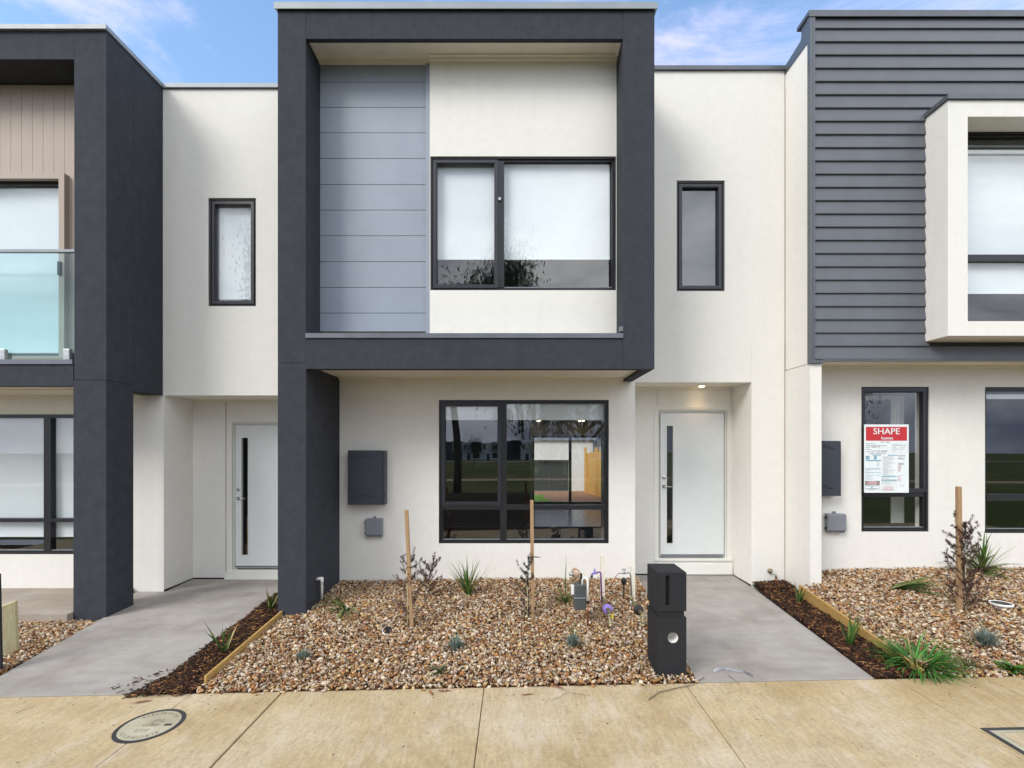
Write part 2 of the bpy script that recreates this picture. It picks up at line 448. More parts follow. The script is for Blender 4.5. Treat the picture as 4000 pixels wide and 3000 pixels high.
# blue boards
bb = MB(); zb = [PZ(yy, 5.58) for yy in (716, 677, 621.5, 566, 510, 454.6, 399.3, 343, 287.6, 232.5, 178, 120)]
for i in range(len(zb) - 1):
    bb.box(XLi, -1.018, 5.58, 5.6, zb[i] + (.006 if i else 0), zb[i + 1])
bb.build('panel_cladding', M['blue'], HM)
box('cladding_backing', M['groove'], HM, XLi, -.97, 5.6, 5.7, 2.884, 6.13)
box('cladding_trim', M['blue'], HM, -1.016, -.9665, 5.548, 5.599, 2.884, 6.128)
# ground-floor wall
w0 = (-.968, 1.2007, .4815, 2.3136)
fw = MB().walls(XLi, 1.534, -.4, 2.591, 6.2, 6.42, [w0, (1.494, 1.534, 2.537, 2.6)])
fw.box(1.36, 1.534, 6.42, 6.72, -.4, 2.536)
fw.build('front_wall', M['white'], HM)
ma, mb_ = PX(1080.5, 6.2), PX(1094.5, 6.2); ta, tb = PZ(1102, 6.2), PZ(1092, 6.2)
window(HM, *w0, 6.2, mull=[(ma, mb_)], trans=[(ta, tb)], w=.045,
       sash=[(w0[0] + .035, ma + .01, tb - .002, w0[3] - .035)],
       blinds=[(w0[0] + .05, w0[1] - .05, PZ(908, 6.36), w0[3] - .02, 'blind')])
# side wall + entry
e0, e1 = 1.534, 3.015
sw = (PX(1462, 6.2), PX(1566, 6.2), PZ(629, 6.2), PZ(390, 6.2))
uw = MB().walls(1.4945, 3.436, 2.538, 6.505, 6.2, 6.42, [sw])
uw.build('side_wall', M['white'], HM)
MB().box(e1, 3.436, 6.2, 6.9, -.4, 2.537).build('entry_pier', M['white'], HM)
MB().box(e1 + .004, 3.43, 6.193, 6.1995, -.4, 3.03).build('raised_panel', M['white'], HM)
box('sealant_joint', M['sealant'], HM, 3.437, 3.449, 6.203, 6.3, -.3, 6.5)
box('side_wall_cap', M['darkcap'], HM, 1.496, 3.45, 6.17, 6.5, 6.506, 6.556)
window(HM, *sw, 6.2, w=.045, sash=[(sw[0] + .035, sw[1] - .035, sw[2] + .035, sw[3] - .035)],
       blinds=[(sw[0] + .05, sw[1] - .05, sw[2] + .05, sw[3] - .05, 'lblind')])
es = MB().box(e0, e1, 6.42, 6.95, 2.539, 2.6); es.box(e0, e1, 6.69, 6.72, 2.51, 2.539)
es.build('entry_soffit', M['soffit'], HM)
dx0, dx1, dz0, dz1 = PX(1428, 6.72), PX(1565, 6.72), PZ(1203, 6.72), PZ(893, 6.72)
ew = MB().walls(e0, e1, -.2, 2.538, 6.72, 6.86, [(dx0 - .04, dx1 + .04, dz0 - .03, dz1 + .05)])
ew.build('entry_wall', M['white'], HM)
box('panel_joint', M['groove'], HM, dx0 - .055, dx0 - .051, 6.7185, 6.73, dz1 + .1, 2.5)
box('panel_joint', M['groove'], HM, dx1 + .09, dx1 + .094, 6.7185, 6.73, dz1 + .1, 2.5)
front_door(HM, dx0, dx1, dz0, dz1, 6.74)
box('door_step', M['trim'], HM, dx0 - .08, dx1 + .1, 6.69, 6.72, -.04, .1)
MB().box(e0, e1 - .01, 6.704, 6.7195, -.055, -.036).build('base_gap_shade', M['joint'], HM)  # solid black strips paint the shade of the gap at the wall base
MB().box(e1 - .008, e1 - .0005, 6.2, 6.7195, -.07, -.044).build('base_gap_shade', M['joint'], HM)
# shell and rooms
sh = MB().walls(XL, 3.45, -.3, 2.75, 13.8, 13.95, [(.507, 2.75, .12, 2.05)])
sh.box(XL, 3.45, 6.43, 9.5, 6.17, 6.3); sh.box(XLi, XRi, 5.75, 6.43, 6.13, 6.3)
sh.box(XL, -2.45, 6.2, 9.4, -.3, 6.17); sh.box(3.43, 3.449, 6.9, 9.4, -.3, 6.17); sh.box(XL, -2.45, 9.4, 13.8, -.3, 2.75); sh.box(3.43, 3.449, 9.4, 13.8, -.3, 2.75); sh.box(-2.45, 3.43, 9.401, 9.5, 2.751, 6.169)  # unseen upper storey ends early at the back so sun reaches the yard
sh.build('rear_shell', M['int'], HM)
box('upper_floor', M['int'], HM, -2.45, 3.43, 6.42, 13.8, 2.61, 2.75)
MB().box(-2.45, 1.359, 6.42, 13.8, 2.45, 2.5).box(1.36, 3.43, 6.87, 13.8, 2.45, 2.5).build('room_ceiling', M['soffit'], HM)
fl = MB().box(-2.45, 1.359, 6.42, 9.9, .0, .09); fl.box(1.36, 3.43, 6.87, 9.9, .0, .09)
fl.build('carpet', M['intd'], HM)
box('tile_floor', M['tile'], HM, -2.45, 3.43, 9.9, 13.8, .0, .1)
box('hall_wall', M['int'], HM, 1.42, 1.5, 6.9, 8.0, .09, 2.45)
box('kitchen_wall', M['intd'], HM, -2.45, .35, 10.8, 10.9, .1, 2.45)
sd = MB().ring(.507, 2.75, .12, 2.05, .05, 13.8, 13.86); sd.box(PX(1229, 13.8), PX(1235, 13.8), 13.8, 13.86, .17, 2.0)
sdo = sd.build('sliding_door', M['frame'], HM)
MB().add([(.55, 13.84, .17), (2.7, 13.84, .17), (2.7, 13.84, 2.0), (.55, 13.84, 2.0)], [(0, 1, 2, 3)]).build('pane', M['glass'], sdo, recalc=False)
# downlights
def downlight(x, y, z, label, grp):
    o = thing('downlight', label, 'ceiling light', (x, y, z), grp)
    MB().lathe([(.05, 0), (.05, .006), (.04, .008)], (x, y, z - .0085), (0, 0, 1), 20).build('bezel', M['trim'], o)
    MB().lathe([(.036, 0), (.036, .003)], (x, y, z - .013), (0, 0, 1), 20).build('lamp', M['lamp'], o)
downlight(PX(1516, 6.55), 6.55, 2.539, 'lit round downlight in the soffit over the white front door', 'round downlights')
for (lx, ly, lab) in ((470, 330, 'small lit ceiling light seen through the left sash of the ground floor window'),
                 (1160, 190, 'lit ceiling light nearest the glass at the top of the ground floor window'),
                 (1080, 335, 'upper of the two lit ceiling lights side by side behind the ground floor window'),
                 (1072, 372, 'lower of the two lit ceiling lights side by side behind the ground floor window'),
                 (1490, 338, 'rightmost lit ceiling light behind the ground floor window'),
                 (1455, 370, 'lit ceiling light just left of the rightmost one behind the ground floor window')):
    ox = (1650 + lx * .4219) / 1.808; oy = (1500 + ly * .4219) / 1.808
    dd = .75 / ((968 - oy) * K)
    dd = min(dd, 13.4)
    downlight(PX(ox, dd), dd, 2.45, lab, 'round downlights')
# spot of warm light over the door from the lit downlight
def spot(x, y, z, e):
    l = bpy.data.lights.new('downlight_beam', 'SPOT'); l.energy = e; l.color = (1, .62, .28); l.spot_size = R(110); l.spot_blend = .8; l.shadow_soft_size = .03
    o = bpy.data.objects.new('downlight_beam', l); COL.objects.link(o); o.location = (x, y, z)
spot(PX(1516, 6.55), 6.55, 2.515, 1.7)

# ================================================================== LEFT TOWNHOUSE
HL = thing('townhouse', 'left townhouse with taupe vertical cladding and a glass balustrade inside a charcoal frame', 'house', (-5.5, 6.2, -.2), 'row of joined townhouses')
YL = 5.34; CL0, CL1 = -4.835, -4.484
c = MB().box(CL0 - .008, CL1, YL - .002, 5.72, -.5, 2.444); c.box(CL0, CL1, YL, 5.72, 2.449, 6.278)
c.build('column', M['charcoal'], HL)
MB().box(-4.75, CL1 - .001, 5.7235, 6.2, 2.371, 6.278).build('frame_side', M['charcoal'], HL)
box('top_beam', M['charcoal'], HL, -9.5, CL0 - .004, YL + .002, 5.7, 5.97, 6.278)
box('beam_joint', M['steel'], HL, CL0 - .0035, CL0 - .0005, YL + .006, 5.5, 5.98, 6.27)
lb = MB().box(-9.5, CL0 - .012, YL, 5.44, 2.381, 2.62); lb.box(-9.5, CL0 - .012, 5.44, 6.2, 2.42, 2.62)
lb.build('lower_beam', M['charcoal'], HL)
sl = MB().box(-9.5, -4.76, 5.7, 6.2, 2.372, 2.40); sl.box(-9.5, CL0 - .012, 5.44, 5.7, 2.395, 2.41); sl.box(-9.5, -4.86, 6.16, 6.199, 2.35, 2.372)
sl.build('lower_soffit', M['soffit'], HL)
box('ledge_flashing', M['ledge'], HL, -9.5, CL0 - .012, YL - .015, 5.72, 2.62, 2.67)
tw = (-7.4, PX(133.5, 5.7), 2.77, 4.846)
tcl = MB(); xx = CL0 + .05
tcl.walls(-9.5, CL0 + .06, 2.66, 5.97, 5.735, 5.9, [tw])
while xx > -9.4:
    a, bq = xx - .1235, xx
    if a < tw[1] and bq > tw[0]:
        tcl.box(a, bq, 5.72, 5.735, 4.86, 5.97)
        if bq > tw[1]: tcl.box(tw[1] + .001, bq, 5.72, 5.735, 2.67, 4.858)
        tcl.box(a, bq, 5.72, 5.735, 2.67, tw[2] - .01)
    else: tcl.box(a, bq, 5.72, 5.735, 2.67, 5.97)
    xx -= .127
tcl.build('vertical_cladding', M['taupe'], HL)
MB().ring(tw[0] - .065, tw[1] + .065, tw[2] - .065, tw[3] + .055, .065, 5.66, 5.78).build('window_surround', M['taupe'], HL)
window(HL, *tw, 5.70, mull=[(-6.5, -6.44)], w=.045, blinds=[(tw[0], tw[1] - .03, 2.83, PZ(413, 5.86))])
box('door_pull', M['frame'], HL, PX(127, 5.66), PX(133, 5.66), 5.64, 5.66, PZ(595, 5.66), PZ(566, 5.66))
bal = MB().box(-9.4, CL0 - .02, 5.386, 5.398, 2.70, 3.865).build('balustrade', M['balglass'], HL)
box('handrail', M['steel'], bal, -9.4, CL0 - .002, 5.37, 5.415, 3.866, 3.896)
for cx in (PX(10, 5.38), PX(149, 5.38), -6.75):
    MB().box(cx - .035, cx + .035, 5.345, 5.385, 2.67, 2.79).box(cx - .02, cx + .02, 5.399, 5.44, 2.67, 2.76).build('clamp', M['galv'], bal, bevel=.005)
lw = (-7.3, -5.12, .343, 2.1307)
lwall = MB().walls(-9.5, -4.472, -.4, 2.371, 6.2, 6.42, [lw]); lwall.box(-4.65, -4.4721, 6.42, 6.76, -.4, 2.366)
lwall.build('front_wall', M['white'], HL)
window(HL, *lw, 6.2, mull=[(PX(90, 6.2), PX(105, 6.2))], trans=[(.752, .80)], w=.045,
       blinds=[(lw[0] + .03, lw[1] - .03, PZ(1158, 6.38), lw[3] - .04)])
sw = (PX(450, 6.2), PX(553, 6.2), PZ(661.6, 6.2), PZ(427.7, 6.2))
MB().walls(CL1 + .0, XL - .001, 2.371, 6.27, 6.2, 6.42, [sw]).build('side_wall', M['white'], HL)
window(HL, *sw, 6.2, w=.045, sash=[(sw[0] + .035, sw[1] - .035, sw[2] + .035, sw[3] - .035)],
       blinds=[(sw[0] + .05, sw[1] - .05, sw[2] + .12, sw[3] - .05)])
cp = MB().box(-9.5, CL1 + .02, YL - .03, 5.5, 6.28, 6.33); cp.box(CL1 - .25, CL1 + .02, 5.5, 6.169, 6.28, 6.33)
cp.build('parapet_cap', M['steel'], HL)
box('side_wall_cap', M['steel'], HL, CL1 - .2, XL - .001, 6.17, 6.5, 6.28, 6.331)
es = MB().box(-4.472, XL - .001, 6.42, 7.0, 2.369, 2.43); es.box(-4.472, XL - .001, 6.73, 6.76, 2.345, 2.369)
es.build('entry_soffit', M['soffit'], HL)
ldx0 = PX(507, 6.76); ldz0, ldz1 = PZ(1228, 6.76), PZ(919, 6.76)
MB().walls(-4.472, XL - .001, -.3, 2.368, 6.76, 6.9, [(ldx0 - .04, ldx0 + .96, ldz0 - .03, ldz1 + .05)]).build('entry_wall', M['white'], HL)
box('panel_joint', M['sealant'], HL, PX(487, 6.76), PX(489.5, 6.76), 6.7585, 6.77, -.2, 2.34)
front_door(HL, ldx0, ldx0 + .92, ldz0, ldz1, 6.78)
box('door_step', M['trim'], HL, ldx0 - .12, ldx0 + 1.04, 6.72, 6.76, -.12, ldz0 - .052)
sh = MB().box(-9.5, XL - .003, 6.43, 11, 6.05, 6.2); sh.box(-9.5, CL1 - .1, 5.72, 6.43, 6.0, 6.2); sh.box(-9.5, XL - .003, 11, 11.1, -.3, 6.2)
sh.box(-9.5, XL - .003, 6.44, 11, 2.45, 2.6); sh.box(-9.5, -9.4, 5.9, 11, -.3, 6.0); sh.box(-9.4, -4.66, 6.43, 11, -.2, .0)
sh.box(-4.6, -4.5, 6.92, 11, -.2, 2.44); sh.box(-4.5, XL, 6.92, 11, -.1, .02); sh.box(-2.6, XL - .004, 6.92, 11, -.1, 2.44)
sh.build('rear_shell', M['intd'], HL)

MB().box(-4.463, XL - .01, 6.744, 6.7595, -.122, -.102).build('base_gap_shade', M['joint'], HL)  # black strips again, painted shade along the left entry base
MB().box(-4.4715, -4.463, 6.2, 6.744, -.135, -.108).build('base_gap_shade', M['joint'], HL)
# ================================================================== RIGHT TOWNHOUSE
HR = thing('townhouse', 'right townhouse clad in slate grey weatherboards with a white box window jutting out', 'house', (6, 6.1, 0), 'row of joined townhouses')
YR = 5.68; XS = 3.45
bx0, bx1, bz0, bz1 = 4.792, 6.6, 2.942, 5.545
zb0, pitch = 2.735, 28.55 * K * YR
boards = MB()
z = zb0; top = 6.735
while z < top - .02:
    z1 = min(z + pitch, top)
    segs = [(3.495, 10.0)] if (z1 <= bz0 or z >= bz1 - .02) else [(3.495, bx0 + .04), (bx1 - .04, 10.0)]
    for a, b2 in segs:
        boards.prism([(YR - .016, z), (YR - .016, z + .012), (YR + .004, z1 - .0005), (YR + .03, z1 - .0005), (YR + .03, z)], 'x', a, b2)
    z = z1
boards.build('weatherboards', M['board'], HR)
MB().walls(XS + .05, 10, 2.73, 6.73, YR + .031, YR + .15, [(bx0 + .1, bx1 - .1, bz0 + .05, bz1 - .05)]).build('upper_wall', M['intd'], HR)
ct = MB().box(XS - .014, XS + .045, YR - .024, YR + .032, 2.70, 6.74); ct.box(XS + .018, XS + .024, YR - .028, YR - .024, 2.70, 6.74)
ct.build('corner_trim', M['darkcap'], HR)
bt = MB().box(XS - .02, XS + .135, YR - .03, YR + .02, 2.685, 2.725); bt.box(XS + .135, 10, YR - .02, YR + .03, 2.713, 2.732)
bt.build('base_trim', M['darkcap'], HR)
MB().box(XS, XS + .12, YR + .034, 6.2, 2.69, 6.46).build('upper_side_wall', M['white'], HR)
MB().box(XS, 3.583, YR, 6.12, -.4, 2.683).build('pier', M['white'], HR)
MB().box(XS, 3.57, 6.1201, 6.3, -.4, 2.683).build('pier_return', M['white'], HR)
MB().prism([(6.22, 6.461), (6.22, 6.56), (5.86, 6.60), (5.84, 6.64), (5.84, 6.72), (5.80, 6.745), (YR + .033, 6.745), (YR + .033, 6.461)], 'x', XS - .008, XS + .03).build('side_flashing', M['darkcap'], HR)
cp = MB().box(XS - .03, 10, YR - .03, YR + .22, 6.746, 6.79); cp.box(XS - .03, 10, YR - .032, YR - .025, 6.715, 6.7455)
cp.build('parapet_cap', M['darkcap'], HR)
# box window
bo = (5.011, 6.36, 3.103, 5.366)
bw = MB().walls(bx0, bx1, bz0, bz1, 5.38, YR + .03, [bo]); bw.build('box_surround', M['white'], HR)
bc = MB().prism([(5.355, 5.55), (5.355, 5.60), (5.7, 5.60), (5.7, 5.55)], 'x', bx0 - .02, bx1 + .02)
bc.build('box_cap', M['darkcap'], HR)
tz = (PZ(564.5, 5.66), PZ(551, 5.66))
window(HR, bo[0], bo[1], bo[2], bo[3], 5.62, trans=[tz], w=.05,
       blinds=[(bo[0] + .02, bo[1], PZ(639, 5.8), PZ(331, 5.8))])
hp = MB(); hp.box(bo[0], bo[1], 5.60, 5.61, PZ(318, 5.6), PZ(314, 5.6)); hp.tube([(bo[0] + .06, 5.86, PZ(324, 5.86)), (bo[1], 5.86, PZ(324, 5.86))], .02)
hp.build('blind_roller', M['gasmeter'], HR)
rs = MB().box(3.585, 10, YR + .03, 6.1, 2.727, 2.75); rs.box(3.585, 10, 6.06, 6.1, 2.70, 2.727)
rs.build('lower_soffit', M['soffit'], HR)
r1 = (4.348, 5.201, .649, 2.469); r2 = (5.898, 7.2, .63, 2.466)
MB().walls(3.585, 10, -.3, 2.73, 6.1, 6.32, [r1, r2]).build('front_wall', M['white'], HR)
rt = (PZ(1074, 6.1), PZ(1063, 6.1))
wr = window(HR, *r1, 6.1, trans=[rt], w=.05, sash=[(r1[0] + .02, r1[1] - .03, rt[1] - .002, r1[3] - .02)])
bl = MB().box(r1[1] - .23, r1[1] - .06, 6.42, 6.44, r1[2] + .06, r1[3] - .08); bl.box(r1[0] + .06, r1[1] - .2, 6.40, 6.44, r1[3] - .13, r1[3] - .08)
bl.build('window_reveal', M['int'], wr)
MB().tube([(r1[1] - .2, 6.38, 2.3), (r1[1] - .21, 6.38, 1.6), (r1[1] - .205, 6.38, 1.1), (r1[1] - .185, 6.38, 1.03), (r1[1] - .165, 6.38, 1.1), (r1[1] - .16, 6.38, 1.7), (r1[1] - .17, 6.38, 2.3)], .003, 6).build('blind_cord', M['soffit'], wr)
rt2 = (PZ(1083, 6.1), PZ(1068, 6.1))
window(HR, *r2, 6.1, trans=[rt2], w=.05, blinds=[(r2[0] + .05, r2[1] - .05, r2[3] - .14, r2[3] - .08)])
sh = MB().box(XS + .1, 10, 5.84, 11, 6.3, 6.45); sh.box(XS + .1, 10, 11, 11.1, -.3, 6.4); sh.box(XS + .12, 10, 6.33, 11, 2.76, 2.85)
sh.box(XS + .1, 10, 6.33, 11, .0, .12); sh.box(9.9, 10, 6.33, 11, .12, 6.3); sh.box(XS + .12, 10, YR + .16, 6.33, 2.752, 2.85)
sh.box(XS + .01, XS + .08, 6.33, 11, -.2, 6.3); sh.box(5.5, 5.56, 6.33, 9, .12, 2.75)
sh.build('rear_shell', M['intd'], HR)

# ================================================================== GROUND
def gz(x, d):
    t_ = np.clip((np.asarray(d) - 3.8) / 2.4, -.1, 1.05)
    back = np.interp(x, [-8, -4, -3, -2.2, 0, 1.4, 3.0, 3.5, 4.5, 9], [-.17, -.15, -.11, .0, .036, .03, .04, .15, .196, .22])
    front = -.15 + .021 * np.asarray(x) + .012
    return front + (back - front) * t_
def mz(x, d):
    t_ = np.clip((np.asarray(d) - 3.8) / 2.4, -.1, 1.05)
    back = np.interp(x, [-3, -2.4, 2.8, 3.4], [-.12, -.10, -.05, -.02]); front = -.15 + .021 * np.asarray(x)
    return front + (back - front) * t_ + .01
def fz(x): return -.15 + .021 * x
def ground_hit(x, y, f=gz):
    zz = -.05
    for _ in range(12):
        d = (1.7 - zz) / ((y - CY) * K); X_ = PX(x, d); zz = float(f(X_, d))
    return X_, d, zz

# far ground, verge lawn and park
gm = MB(); prof = [(1.5, -.38), (-2, -.4), (-12, -.45), (-60, -1.0), (-150, -2.3), (-500, -3.2)]
vs = [(sx * 400, y, z) for y, z in prof for sx in (-1, 1)]
gm.add(vs, [(2 * i, 2 * i + 1, 2 * i + 3, 2 * i + 2) for i in range(len(prof) - 1)])
kind(gm.build('park_lawn', M['lawn'], recalc=False), 'structure')
gm = MB().add([(-400, 1.5, -.5), (400, 1.5, -.5), (400, 500, -.5), (-400, 500, -.5)], [(0, 1, 2, 3)])
kind(gm.build('ground', M['soil'], recalc=False), 'structure')
gm = MB().add([(-10, 1.35, -.365), (8, 1.35, -.365), (8, -10.5, -.42), (-10, -10.5, -.42)], [(0, 3, 2, 1)])
kind(gm.build('verge_mulch', M['mulchdark'], recalc=False), 'structure')
pp = MB(); pv = []
for i in range(25):
    x = -40 + i * 3.2; yc = -19 - 3.5 * math.sin(x * .07 + 1); zc = -.42 - (abs(yc) - 12) * .0115
    pv += [(x, yc - 1.2, zc), (x, yc + 1.2, zc)]
pp.add(pv, [(2 * i, 2 * i + 2, 2 * i + 3, 2 * i + 1) for i in range(24)])
kind(pp.build('park_path', M['footpath'], recalc=False), 'structure')
pp = MB().add([(-120, -102, -1.45), (120, -102, -1.45), (120, -96, -1.45), (-120, -96, -1.45)], [(0, 1, 2, 3)])
kind(pp.build('far_road', M['path'], recalc=False), 'structure')

# footpath slabs
fp = MB(); joints = [(-10.2, .004), (-8.6, .004), (-7.0, .004), (-5.5, .004), (-4.05, .004), (-2.50, .005), (-1.80, .016), (-.237, .005), (1.32, .005), (2.95, .005), (3.63, .005), (5.2, .005), (6.8, .005), (10, .005)]
for (a, ga), (b2, gb) in zip(joints, joints[1:]):
    a += ga / 2; b2 -= gb / 2
    for (y0, y1) in ((1.5, 3.77),):
        vs = [(x, y, fz(x) - dz) for dz in (.1, 0) for y in (y0, y1) for x in (a, b2)]
        fp.add(vs, [(0, 2, 3, 1), (4, 5, 7, 6), (0, 1, 5, 4), (2, 6, 7, 3), (0, 4, 6, 2), (1, 3, 7, 5)])
kind(fp.build('footpath', M['footpath'], bevel=.006), 'structure')
jb = MB().add([(-10.2, 1.5, fz(-10.2) - .03), (10, 1.5, fz(10) - .03), (10, 3.77, fz(10) - .03), (-10.2, 3.77, fz(-10.2) - .03)], [(0, 1, 2, 3)])
kind(jb.build('footpath_bed', M['joint'], recalc=False), 'structure')

def slab(name, mat, quad, th=.12):
    vs = [(x, y, z - th) for x, y, z in quad] + list(quad)
    mb = MB().add(vs, [(3, 2, 1, 0), (4, 5, 6, 7), (0, 1, 5, 4), (1, 2, 6, 5), (2, 3, 7, 6), (3, 0, 4, 7)])
    return kind(mb.build(name, mat, bevel=.004), 'structure')
slab('entry_path', M['path'], [(1.42, 3.774, -.115), (2.79, 3.774, -.086), (3.012, 6.19, -.062), (1.56, 6.19, -.058)])
slab('entry_path', M['path'], [(1.54, 6.192, -.060), (3.012, 6.192, -.063), (3.012, 6.72, -.052), (1.54, 6.72, -.05)])
slab('entry_path', M['path'], [(-4.29, 3.774, -.235), (-2.86, 3.774, -.205), (-2.98, 6.192, -.13), (-4.51, 5.345, -.158)])
slab('entry_path', M['path'], [(-4.8, 6.196, -.128), (-4.8, 5.73, -.14), (-4.50, 5.35, -.159), (-2.982, 6.196, -.131)])
slab('entry_path', M['path'], [(-4.47, 6.198, -.132), (-2.54, 6.198, -.13), (-2.54, 6.755, -.116), (-4.47, 6.755, -.116)])
slab('porch_slab', M['porch'], [(-9.5, 5.27, -.10), (-4.85, 5.27, -.10), (-4.85, 6.196, -.085), (-9.5, 6.196, -.085)], .16)
slab('path_infill', M['path'], [(-2.978, 6.1, -.134), (-2.54, 6.1, -.134), (-2.54, 6.194, -.131), (-2.978, 6.194, -.131)], .1)

def bed(name, mat, xs0, xs1, y0, y1, f, drop, nx=30, ny=24):
    mb = MB(); vs = []
    for j in range(ny + 1):
        d = y0 + (y1 - y0) * j / ny
        a = xs0[0] + (xs0[1] - xs0[0]) * j / ny; b2 = xs1[0] + (xs1[1] - xs1[0]) * j / ny
        for i in range(nx + 1):
            x = a + (b2 - a) * i / nx; vs.append((x, d, float(f(x, d)) - drop))
    mb.add(vs, [(j * (nx + 1) + i, j * (nx + 1) + i + 1, (j + 1) * (nx + 1) + i + 1, (j + 1) * (nx + 1) + i) for j in range(ny) for i in range(nx)], True)
    return kind(mb.build(name, mat, recalc=False), 'structure')
bed('garden_bed', M['soil'], (-2.47, -2.56), (1.42, 1.58), 3.772, 6.2, gz, .012)
bed('garden_bed', M['soil'], (3.17, 3.31), (9.5, 9.5), 3.772, 5.67, gz, .012)
bed('garden_bed', M['soil'], (3.585, 3.585), (9.5, 9.5), 5.67, 6.1, gz, .012)
bed('garden_bed', M['soil'], (-9.5, -9.5), (-4.29, -4.5), 3.772, 5.27, lambda x, d: gz(x, d) - .0, .012)
bed('mulch_bed', M['mulchsoil'], (-2.86, -2.98), (-2.47, -2.53), 3.772, 6.1, mz, .01, 10)
bed('mulch_bed', M['mulchsoil'], (2.79, 3.02), (3.16, 3.46), 3.772, 6.19, mz, .01, 10)

# ---- crushed rock: thousands of faceted stones
ico_v = None
def ico():
    bm = bmesh.new(); bmesh.ops.create_icosphere(bm, subdivisions=1, radius=1)
    v = np.array([q.co[:] for q in bm.verts]); f = np.array([[w.index for w in q.verts] for q in bm.faces]); bm.free(); return v, f
IV, IF = ico()
PAL = np.array([(.74, .62, .50), (.80, .73, .64), (.55, .34, .17), (.62, .44, .27), (.42, .19, .075), (.50, .26, .10), (.62, .42, .34), (.50, .40, .36),
                (.23, .11, .06), (.15, .08, .05), (.68, .50, .26), (.33, .21, .15), (.78, .68, .56)])
PW = np.array([17, 15, 12, 11, 12, 11, 6, 4, 8, 6, 9, 6, 11.]); PW /= PW.sum()
def stones(name, regions, label, fines=2200, stray=22, sizes=(.008, .027), layers=2, spacing=.027):
    P = []; Sz = []
    for (xa, xb, y0, y1, excl) in regions:
        for ly in range(layers):
            spacing = spacing * (1 if ly == 0 else 1.22)
            ys = np.arange(y0, y1, spacing)
            xs = np.arange(min(xa) - .02, max(xb) + .02, spacing)
            X, Y = np.meshgrid(xs, ys); X = X.ravel(); Y = Y.ravel()
            X = X + rng.uniform(-.7, .7, X.size) * spacing; Y = Y + rng.uniform(-.7, .7, Y.size) * spacing
            t_ = (Y - y0) / (y1 - y0)
            k = (X > xa[0] + (xa[1] - xa[0]) * t_) & (X < xb[0] + (xb[1] - xb[0]) * t_) & (Y < y1 - .01)
            for (ex0, ex1, ey0, ey1) in excl: k &= ~((X > ex0) & (X < ex1) & (Y > ey0) & (Y < ey1))
            X = X[k]; Y = Y[k]; n = X.size
            sz = sizes[0] + (sizes[1] - sizes[0]) * rng.beta(1.6, 2.6, n)
            Z = gz(X, Y) + ly * .009 + rng.uniform(-.013, .014, n) + .012 * np.sin(X * 7 + 1.3) * np.sin(Y * 6) * .6
            P.append(np.stack([X, Y, Z], 1)); Sz.append(sz)
    (xa, xb, y0, y1, excl) = regions[0]; nf = int(fines * (y1 - y0) * (xb[0] - xa[0]))
    Y = rng.uniform(y0, y1, nf); t_ = (Y - y0) / (y1 - y0); a_ = xa[0] + (xa[1] - xa[0]) * t_; X = a_ + rng.random(nf) * (xb[0] + (xb[1] - xb[0]) * t_ - a_)
    k = np.ones(nf, bool)
    for (ex0, ex1, ey0, ey1) in excl: k &= ~((X > ex0) & (X < ex1) & (Y > ey0) & (Y < ey1))
    X = X[k]; Y = Y[k]; P.append(np.stack([X, Y, gz(X, Y) + rng.uniform(.0, .026, X.size)], 1)); Sz.append(rng.uniform(.0035, .008, X.size))
    ns_ = stray; X = rng.uniform(xa[0] + .1, xb[0], ns_); Y = 3.768 - np.abs(rng.normal(size=ns_)) * .03; Z_ = fz(X) + .006
    P.append(np.stack([X, Y, Z_], 1)); Sz.append(rng.uniform(.008, .018, ns_))
    P = np.concatenate(P); Sz = np.concatenate(Sz); n = len(P)
    protos = [IV * rng.uniform(.5, 1.3, (len(IV), 1)) for _ in range(40)]
    pid = rng.integers(0, 40, n)
    q = rng.normal(size=(n, 4)); q /= np.linalg.norm(q, axis=1, keepdims=True)
    w, x, y, z = q.T
    Rm = np.stack([np.stack([1 - 2 * (y * y + z * z), 2 * (x * y - z * w), 2 * (x * z + y * w)], 1),
                   np.stack([2 * (x * y + z * w), 1 - 2 * (x * x + z * z), 2 * (y * z - x * w)], 1),
                   np.stack([2 * (x * z - y * w), 2 * (y * z + x * w), 1 - 2 * (x * x + y * y)], 1)], 1)
    V = np.stack(protos)[pid] * (np.stack([rng.uniform(.95, 1.55, n), rng.uniform(.8, 1.15, n), rng.uniform(.4, .8, n)], 1) * Sz[:, None])[:, None, :]
    # mostly lying flat: blend of flat yaw and random tumble
    V = np.einsum('nij,nvj->nvi', Rm, V)
    V[:, :, 2] *= .82
    V += P[:, None, :]
    nv = V.shape[1]
    F = (IF[None] + (np.arange(n) * nv)[:, None, None]).reshape(-1, 3)
    me = bpy.data.meshes.new(name)
    me.vertices.add(n * nv); me.vertices.foreach_set('co', V.reshape(-1).astype(np.float32))
    me.loops.add(F.size); me.loops.foreach_set('vertex_index', F.reshape(-1).astype(np.int32))
    me.polygons.add(len(F)); me.polygons.foreach_set('loop_start', (np.arange(len(F)) * 3).astype(np.int32))
    me.update(calc_edges=True)
    cid = rng.choice(len(PAL), n, p=PW)
    c = PAL[cid] * rng.uniform(.52, .98, (n, 1)) * np.array([1, .95, .86])
    c = np.repeat(np.concatenate([c, np.ones((n, 1))], 1), nv, 0)
    at = me.color_attributes.new('tint', 'FLOAT_COLOR', 'POINT'); at.data.foreach_set('color', c.astype(np.float32).ravel())
    me.materials.append(M['stone'])
    o = bpy.data.objects.new(name, me); COL.objects.link(o)
    o['kind'] = 'stuff'; o['label'] = label; o['category'] = 'gravel'
    return o
